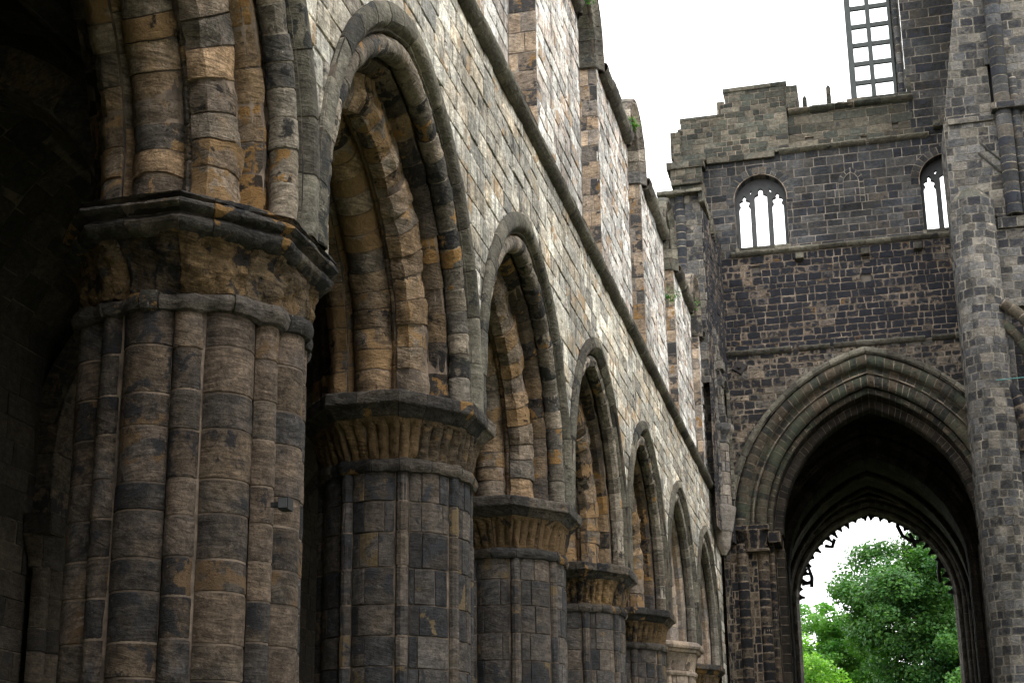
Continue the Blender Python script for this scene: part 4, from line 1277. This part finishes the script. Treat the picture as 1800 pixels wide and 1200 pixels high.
lp, ppf = poly([(.28, 13.72), (.34, 13.76), (.30, 13.84), (.36, 14.0), (.46, 14.12), (.48, 14.16), (.48, 14.34), (.3, 14.36)])
def SK(U, V):
    q = ppf(V); a = -math.pi + U / 1.6 * math.pi * 1.5
    return np.stack([-4.28 + q[..., 0] * np.cos(a), 47.9 + q[..., 0] * np.sin(a), q[..., 1]], -1)
blocks(B, SK, [0, lp], (0, 1.6), L=(.4, .6), seed=732, sub=.05, amp=.006)
B.build('shaft_capital', [M_TPALE, MO_TAN], sh)
B = Acc()
lp, ppf = poly([(.06, 10.2), (.20, 10.45), (.26, 10.85), (.30, 10.95), (.42, 11.55), (.44, 11.7), (.30, 11.76)])
def SK2(U, V):
    q = ppf(V); a = -math.pi + U / 1.6 * math.pi * 1.5; a = np.round(a / .7854) * .7854 * .75 + a * .25
    return np.stack([-4.30 + q[..., 0] * np.cos(a), 47.9 + q[..., 0] * np.sin(a), q[..., 1]], -1)
blocks(B, SK2, [0, lp * .45, lp], (0, 1.6), L=(.5, .8), seed=733, sub=.05, amp=.004)
B.build('shaft_corbel', [M_CORB, MO_GREY], sh)

# ------------------------------------------------------------------ south-west pier with its stair turret
sp = thing('south_pier', 'massive broken wall pier in front of the tower with a slender brick-faced octagonal turret', 'pier', (4, 47.7, 0))
WY = 47.8


def sp_left(z):
    if z > 23.85: return 3.30 + (z - 23.85) * .155
    return 3.26


B = Acc()
cz = courses(0, 16.6, .27, 750, .15) + courses(16.6, 24.0, .27, 751, .15)[1:] + courses(24.0, ZS, .31, 752, .12)[1:]
SLOT = (4.74, 5.0, 23.9, 26.0)


def iv_sp(v):
    a = sp_left(v)
    if v < 17.4: return [(a, 4.55)]
    if SLOT[2] < v < SLOT[3]: return [(a, SLOT[0]), (SLOT[1], XR)]
    return (a, XR)


blocks(B, plane((0, WY, 0), (1, 0, 0), (0, 0, 1)), cz, iv_sp, L=(.28, .58), seed=753, gap=.006, depth=.018, jit=.012, amp=.009, sub=.18, irr=.009)
Sd = lambda U, V: np.stack([np.where(V > 23.85, 3.30 + (V - 23.85) * .155, 3.26), U, V], -1)
blocks(B, Sd, cz, (WY, TY + .2), L=(.3, .6), seed=754, sgn=-1, gap=.006, depth=.015, jit=.01, amp=.01, sub=.2)
blocks(B, plane((SLOT[0], 0, 0), (0, 1, 0), (0, 0, 1)), courses(SLOT[2], SLOT[3], .3, 1), (WY, WY + .8), L=(.3, .5), seed=755)
B.build('wall_face', [M_TPALE, MO_PALE], sp, seed=51)
simple_box('wall_core', M_FILL, sp, 4.1, XR, WY + .3, TY, 17.5, ZS)
simple_box('slot_shade_sheet', M_BLACK, sp, SLOT[0], SLOT[1] + .1, WY + .25, WY + .29, SLOT[2], SLOT[3])  # black sheet standing in for the shade inside the slot
simple_box('wall_core', M_FILL, sp, 3.5, 4.5, WY + .3, TY, 0, 17.5)
# turret
B = Acc()
tx, ty, tr = 3.83, WY - .12, .66
oc = [(tx + tr * math.cos(math.radians(a)), ty + tr * math.sin(math.radians(a))) for a in (180, 202.5, 247.5, 292.5, 337.5, 360)]
ln, pf = poly(oc)
turf_top = lambda U: 21.1
St = lambda U, V: (lambda q: np.stack([q[..., 0], q[..., 1], V], -1))(pf(U))
blocks(B, St, courses(0, 20.9, .262, 760, .14), (0, ln), L=(.2, .44), seed=761, gap=.006, depth=.012, jit=.006, amp=.005, sub=.08, irr=.006)
B.build('turret_shaft', [M_TPALE, MO_PALE], sp, seed=52)
B = Acc()
Sc = lambda U, V: (lambda q: np.stack([tx + (q[..., 0] - tx) * (1 - V * .75), ty + (q[..., 1] - ty) * (1 - V) + .3 * V, 20.9 + V * .75], -1))(pf(U))
blocks(B, Sc, [0, .9], (0, ln), L=(.5, .7), seed=762, gap=.005, depth=.01, sub=.1)
B.build('turret_cap', [M_TTOP, MO_TAN], sp, seed=53)
B = Acc(); box(B, 4.42, 4.62, WY - .3, WY + .4, 0, 17.2, seed=763, h=.4, L=(.3, .4), sub=.2)
B.build('pilaster', [M_TPALE, MO_GREY], sp)
B = Acc(); box(B, 3.9, 4.62, WY - .42, WY + .1, 17.35, 17.6, seed=764, L=(.4, .6), sub=.1, amp=.02)
B.build('ledge', [M_TPALE, MO_GREY], sp); B = Acc()
box(B, 4.55, 5.4, WY - .12, WY + .1, 20.0, 20.35, seed=765, L=(.4, .6), sub=.1, amp=.02)
B.build('ledge', [M_TPALE, MO_GREY], sp); B = Acc()
box(B, 3.4, 4.75, WY - .10, WY + .1, 23.68, 23.86, seed=766, L=(.4, .8), sub=.1, amp=.015)
B.build('ledge', [M_TPALE, MO_GREY], sp)
B = Acc()
for (cx0, rr_, za, zb_) in ((5.06, .25, 20.4, ZS), (5.42, .14, 20.4, 25)):
    pts = arcpts((cx0, WY - .08), rr_, 180, 360, 10); ln2, pf2 = poly(pts)
    blocks(B, lambda U, V, pf2=pf2: (lambda q: np.stack([q[..., 0], q[..., 1], V], -1))(pf2(U)), courses(za, zb_, .33, 770), (0, ln2), seed=771, sub=.07, jit=.006, amp=.008)
box(B, 4.7, 6.5, WY - .42, WY + .1, 23.9, 24.12, seed=772, L=(.4, .6), sub=.1, amp=.03)
B.build('vaulting_shaft', [M_TMID, MO_PALE], sp, seed=54)
B = Acc()
box(B, 4.86, 5.02, WY - .02, WY + .2, 23.9, 26.0, seed=773, h=.9, L=(.3, .4), sub=.1)
box(B, 4.66, 5.06, WY - .12, WY + .1, 25.6, 26.1, seed=774, L=(.3, .4), sub=.1)
B.build('slot_window', [M_TMID, MO_DARK], sp)
# springing stones of the lost arcade arch, curving away to the right
for nm, c0, rad, a0, a1, rt, yy, mt in (('arch_fragment', (2.9, 15.35), 2.55, 54, -4, .17, WY - .5, M_TARCH), ('arch_fragment', (2.8, 15.15), 2.30, 52, -6, .16, WY - .3, M_TARCH), ('arch_fragment', (2.4, 13.4), 2.35, 62, -14, .26, WY - .2, M_JAMBLK)):
    B = Acc()
    pts = arcpts((0, 0), rt, 0, 360, 12); lnr, pfr = poly(pts)
    def SF(U, V, c0=c0, rad=rad, a0=a0, pfr=pfr, yy=yy):
        q = pfr(U); a = np.radians(a0) - V / rad; rr = rad + q[..., 0]
        return np.stack([c0[0] + rr * np.cos(a), yy + q[..., 1], c0[1] + rr * np.sin(a)], -1)
    blocks(B, SF, courses(0, rad * math.radians(a0 - a1), .33, 780), (0, lnr), seed=781, sgn=-1, gap=.006, depth=.02, jit=.012, amp=.015, sub=.07)
    B.build(nm, [mt, MO_TAN], sp, seed=55)
B = Acc()
blocks(B, plane((0, WY + .35, 0), (1, 0, 0), (0, 0, 1)), courses(0, 17.5, .28, 790), (4.4, XR), L=(.3, .55), seed=791, gap=.006, depth=.016, jit=.012, amp=.01, sub=.3)
B.build('recessed_wall', [M_TLOW, MO_TAN], sp, seed=56)
# old roof line scars, thin raised fillets
bar('roof_scar', M_HOOD, sp, [(4.22, WY - .02, 22.62), (4.75, WY - .02, 21.95), (5.15, WY - .02, 21.6)], .04)
bar('roof_scar', M_HOOD, sp, [(4.30, WY - .02, 22.95), (4.70, WY - .02, 22.45), (5.0, WY - .02, 22.1)], .03)
bar('roof_scar', M_HOOD, sp, [(4.4, WY - .02, 20.55), (4.9, WY - .02, 20.15), (5.3, WY - .02, 20.0)], .04)

# ------------------------------------------------------------------ small things
lamp = thing('floodlight', 'small black box lamp fixed low on the side of the nearest pier', 'lamp', (-4.50, 11.55, 4.26))
fl = simple_box('housing', M_BLACK, lamp, -4.60, -4.51, 11.46, 11.58, 4.20, 4.30)
simple_box('lens', M_GLASS, lamp, -4.592, -4.518, 11.448, 11.46, 4.21, 4.29)
simple_box('bracket', M_BLACK, lamp, -4.68, -4.60, 11.50, 11.54, 4.23, 4.27)
o = bar('turquoise_cord', M_CORD, None, [(3.98, WY - .75, 14.95), (5.0, WY - .8, 14.97), (6.2, WY - .85, 15.05)], .013)
put(o, 'thin turquoise cord stretched from the turret to the right', 'cord')


def leaves_mesh(name, P, N, size, mat, seed=0, aspect=1.0):
    rng = np.random.default_rng(seed); n = len(P)
    t = rng.normal(size=(n, 3)); t -= N * (t * N).sum(1, keepdims=True); t /= np.linalg.norm(t, axis=1, keepdims=True) + 1e-9
    b = np.cross(N, t); s = size * rng.uniform(.6, 1.3, (n, 1))
    V = np.stack([P - t * s, P + b * s * .62 * aspect + N * s * .12, P + t * s, P - b * s * .62 * aspect + N * s * .12], 1).reshape(-1, 3)
    me = bpy.data.meshes.new(name); me.vertices.add(4 * n); me.vertices.foreach_set('co', V.astype(np.float32).ravel())
    me.loops.add(4 * n); me.loops.foreach_set('vertex_index', np.arange(4 * n, dtype=np.int32)); me.polygons.add(n)
    me.polygons.foreach_set('loop_start', np.arange(0, 4 * n, 4, dtype=np.int32))
    a = me.color_attributes.new('blk', 'FLOAT_COLOR', 'POINT'); c = np.repeat(rng.random((n, 4)), 4, axis=0); a.data.foreach_set('color', c.astype(np.float32).ravel())
    me.materials.append(mat); me.update(); me.validate(); return me


def leaf_mat(name, c1, c2, c3, tr=.35):
    k = NT(name); at = k.n('Attribute'); at.attribute_name = 'blk'
    sp_ = k.n('SeparateColor'); k.l(at.outputs['Color'], sp_.inputs[0])
    geo = k.n('NewGeometry')
    nz = k.noise(geo.outputs['Position'], .45, 4)
    c = k.mix(k.step(nz, .35, .65), c1, c2)
    c = k.mix(k.step(sp_.outputs[0], .6, 1.0, 0, .6), c, c3)
    k.l(c, k.b.inputs['Base Color']); k.b.inputs['Roughness'].default_value = .55; k.b.inputs['Specular IOR Level'].default_value = .35
    tl = k.n('BsdfTranslucent'); k.l(k.mix(1.0, c, (1.0, 1.25, .35), 'MULTIPLY'), tl.inputs[0])
    ms = k.n('MixShader'); ms.inputs[0].default_value = tr
    k.l(k.b.outputs[0], ms.inputs[1]); k.l(tl.outputs[0], ms.inputs[2]); k.l(ms.outputs[0], k.out.inputs[0])
    return k.m


LM_DARK = leaf_mat('maple_leaves', (.024, .085, .022), (.055, .145, .028), (.12, .23, .04))
LM_LIGHT = leaf_mat('fresh_leaves', (.11, .26, .03), (.20, .40, .045), (.32, .50, .07), .45)
LM_MID = leaf_mat('mid_leaves', (.06, .18, .035), (.12, .28, .045), (.19, .36, .06), .4)
M_BARK = plain('bark', (.07, .055, .04), .95, 0, .5, 9)


def tree(label, x, y, h, rad, zc0, leafm, nclump, perc, lsize, seed, squash=1.25):
    t = thing('leafy_tree', label, 'tree', (x, y, 0), 'trees beyond the east window')
    rng = np.random.default_rng(seed); R = random.Random(seed)
    # crown: clumps spread over an uneven dome
    cs = []
    zc = (zc0 + h) / 2; hz = (h - zc0) / 2
    main = [(R.uniform(-.45, .45) * rad, R.uniform(-.4, .4) * rad, R.uniform(-.6, .55) * hz, R.uniform(.38, .60) * rad) for _ in range(16)] + [(0, 0, hz * .62, rad * .38), (0, 0, 0, rad * .62)]
    while len(cs) < nclump:
        m_ = main[R.randrange(len(main))]
        d = rng.normal(size=3); d /= np.linalg.norm(d)
        if d[2] < -.55: continue
        p = np.array([m_[0], m_[1], m_[2]]) + d * m_[3] * R.uniform(.72, 1.05) * np.array([1, 1, .85])
        cs.append((p, d, R.uniform(.35, .85) * rad * .14 + .25))
    P = []; N = []
    for p, d, s in cs:
        n = int(perc * R.uniform(.6, 1.3)); q = rng.normal(size=(n, 3)); q /= np.linalg.norm(q, axis=1, keepdims=True)
        q = q * (rng.random((n, 1)) ** .45) * s * np.array([1.25, 1.25, .75])
        P.append(p + q); nn = d * .4 + np.array([0, 0, .8]) + rng.normal(size=(n, 3)) * .55; N.append(nn / np.linalg.norm(nn, axis=1, keepdims=True))
    P = np.concatenate(P) + np.array([x, y, zc]); N = np.concatenate(N)
    cr = link('crown', leaves_mesh('crown', P, N, lsize, leafm, seed), t)
    V = []; F = []
    def limb(p0, p1, r0, r1, n=8, seg=5):
        base = len(V); a0 = Vector(p0); a1 = Vector(p1); d = (a1 - a0).normalized(); u = d.orthogonal().normalized(); w = d.cross(u)
        for i in range(seg + 1):
            f_ = i / seg; c_ = a0.lerp(a1, f_) + Vector((R.uniform(-1, 1), R.uniform(-1, 1), 0)) * r0 * .35 * (0 < i < seg); r_ = r0 + (r1 - r0) * f_
            for k in range(n):
                t_ = 2 * math.pi * k / n; V.append(tuple(c_ + (u * math.cos(t_) + w * math.sin(t_)) * r_))
        for i in range(seg):
            for k in range(n): F.append((base + i * n + k, base + i * n + (k + 1) % n, base + (i + 1) * n + (k + 1) % n, base + (i + 1) * n + k))
    limb((x, y, 0), (x, y, zc), rad * .07, rad * .045)
    for p, d, s in cs[:26]:
        limb((x, y, zc0 * .7 + R.uniform(0, 1) * (zc - zc0 * .7)), tuple(p * .8 + np.array([x, y, zc])), rad * .026, rad * .006)
    me = bpy.data.meshes.new('trunk'); me.from_pydata(V, [], F); me.materials.append(M_BARK); me.update(); link('trunk', me, t)
    return t


tree('big dark green tree filling the middle and right of the east window', 4.5, 97, 22.0, 7.4, 1.5, LM_DARK, 640, 330, .12, 1)
tree('bright yellow-green tree low at the left side of the east window', -5.3, 88, 14.6, 4.0, 1.5, LM_LIGHT, 300, 200, .10, 2)
tree('lighter green tree rising just left behind the big dark tree', -2.8, 104, 18.4, 4.4, 2.0, LM_MID, 300, 180, .12, 3)
tree('yellow-green tree half hidden behind the right edge of the dark tree', 7.5, 92, 14.0, 4.0, 2.0, LM_MID, 200, 120, .15, 4)


def tuft(x, y, z, r, n, label, nm='wall_plant'):
    rng = np.random.default_rng(int(abs(y * 100))); d = rng.normal(size=(n, 3)); d[:, 2] = np.abs(d[:, 2]) * .8 - .3; d /= np.linalg.norm(d, axis=1, keepdims=True)
    P = np.array([x, y, z]) + d * r * rng.random((n, 1)) ** .5; N = d * .5 + np.array([.4, 0, .6]); N /= np.linalg.norm(N, axis=1, keepdims=True)
    o = link(nm, leaves_mesh(nm, P, N, .045, LM_DARK, 5, .8)); put(o, label, 'plant', 'small plants rooted in the wall tops')


tuft(-4.52, 26.2, 17.3, .28, 160, 'green plant in the masonry beside the nearest tall clerestory window')
tuft(-4.46, 32.0, 17.35, .22, 120, 'green tuft on the eaves just left of the second window head')
tuft(-4.62, 38.9, 15.6, .40, 200, 'leafy weed hanging in a clerestory window jamb')
tuft(-4.60, 44.4, 17.2, .35, 160, 'low green growth on the farthest wall top before the tower')

# ------------------------------------------------------------------ ground
k = NT('lawn_soil'); geo = k.n('NewGeometry')
c = k.mix(k.noise(geo.outputs['Position'], .7, 5), (.05, .07, .025), (.10, .10, .055)); k.l(c, k.b.inputs['Base Color']); k.b.inputs['Roughness'].default_value = 1
me = bpy.data.meshes.new('ground'); me.from_pydata([(-400, -400, 0), (400, -400, 0), (400, 600, 0), (-400, 600, 0)], [], [(0, 1, 2, 3)]); me.materials.append(k.m); me.update()
put(link('ground', me), kind='structure')
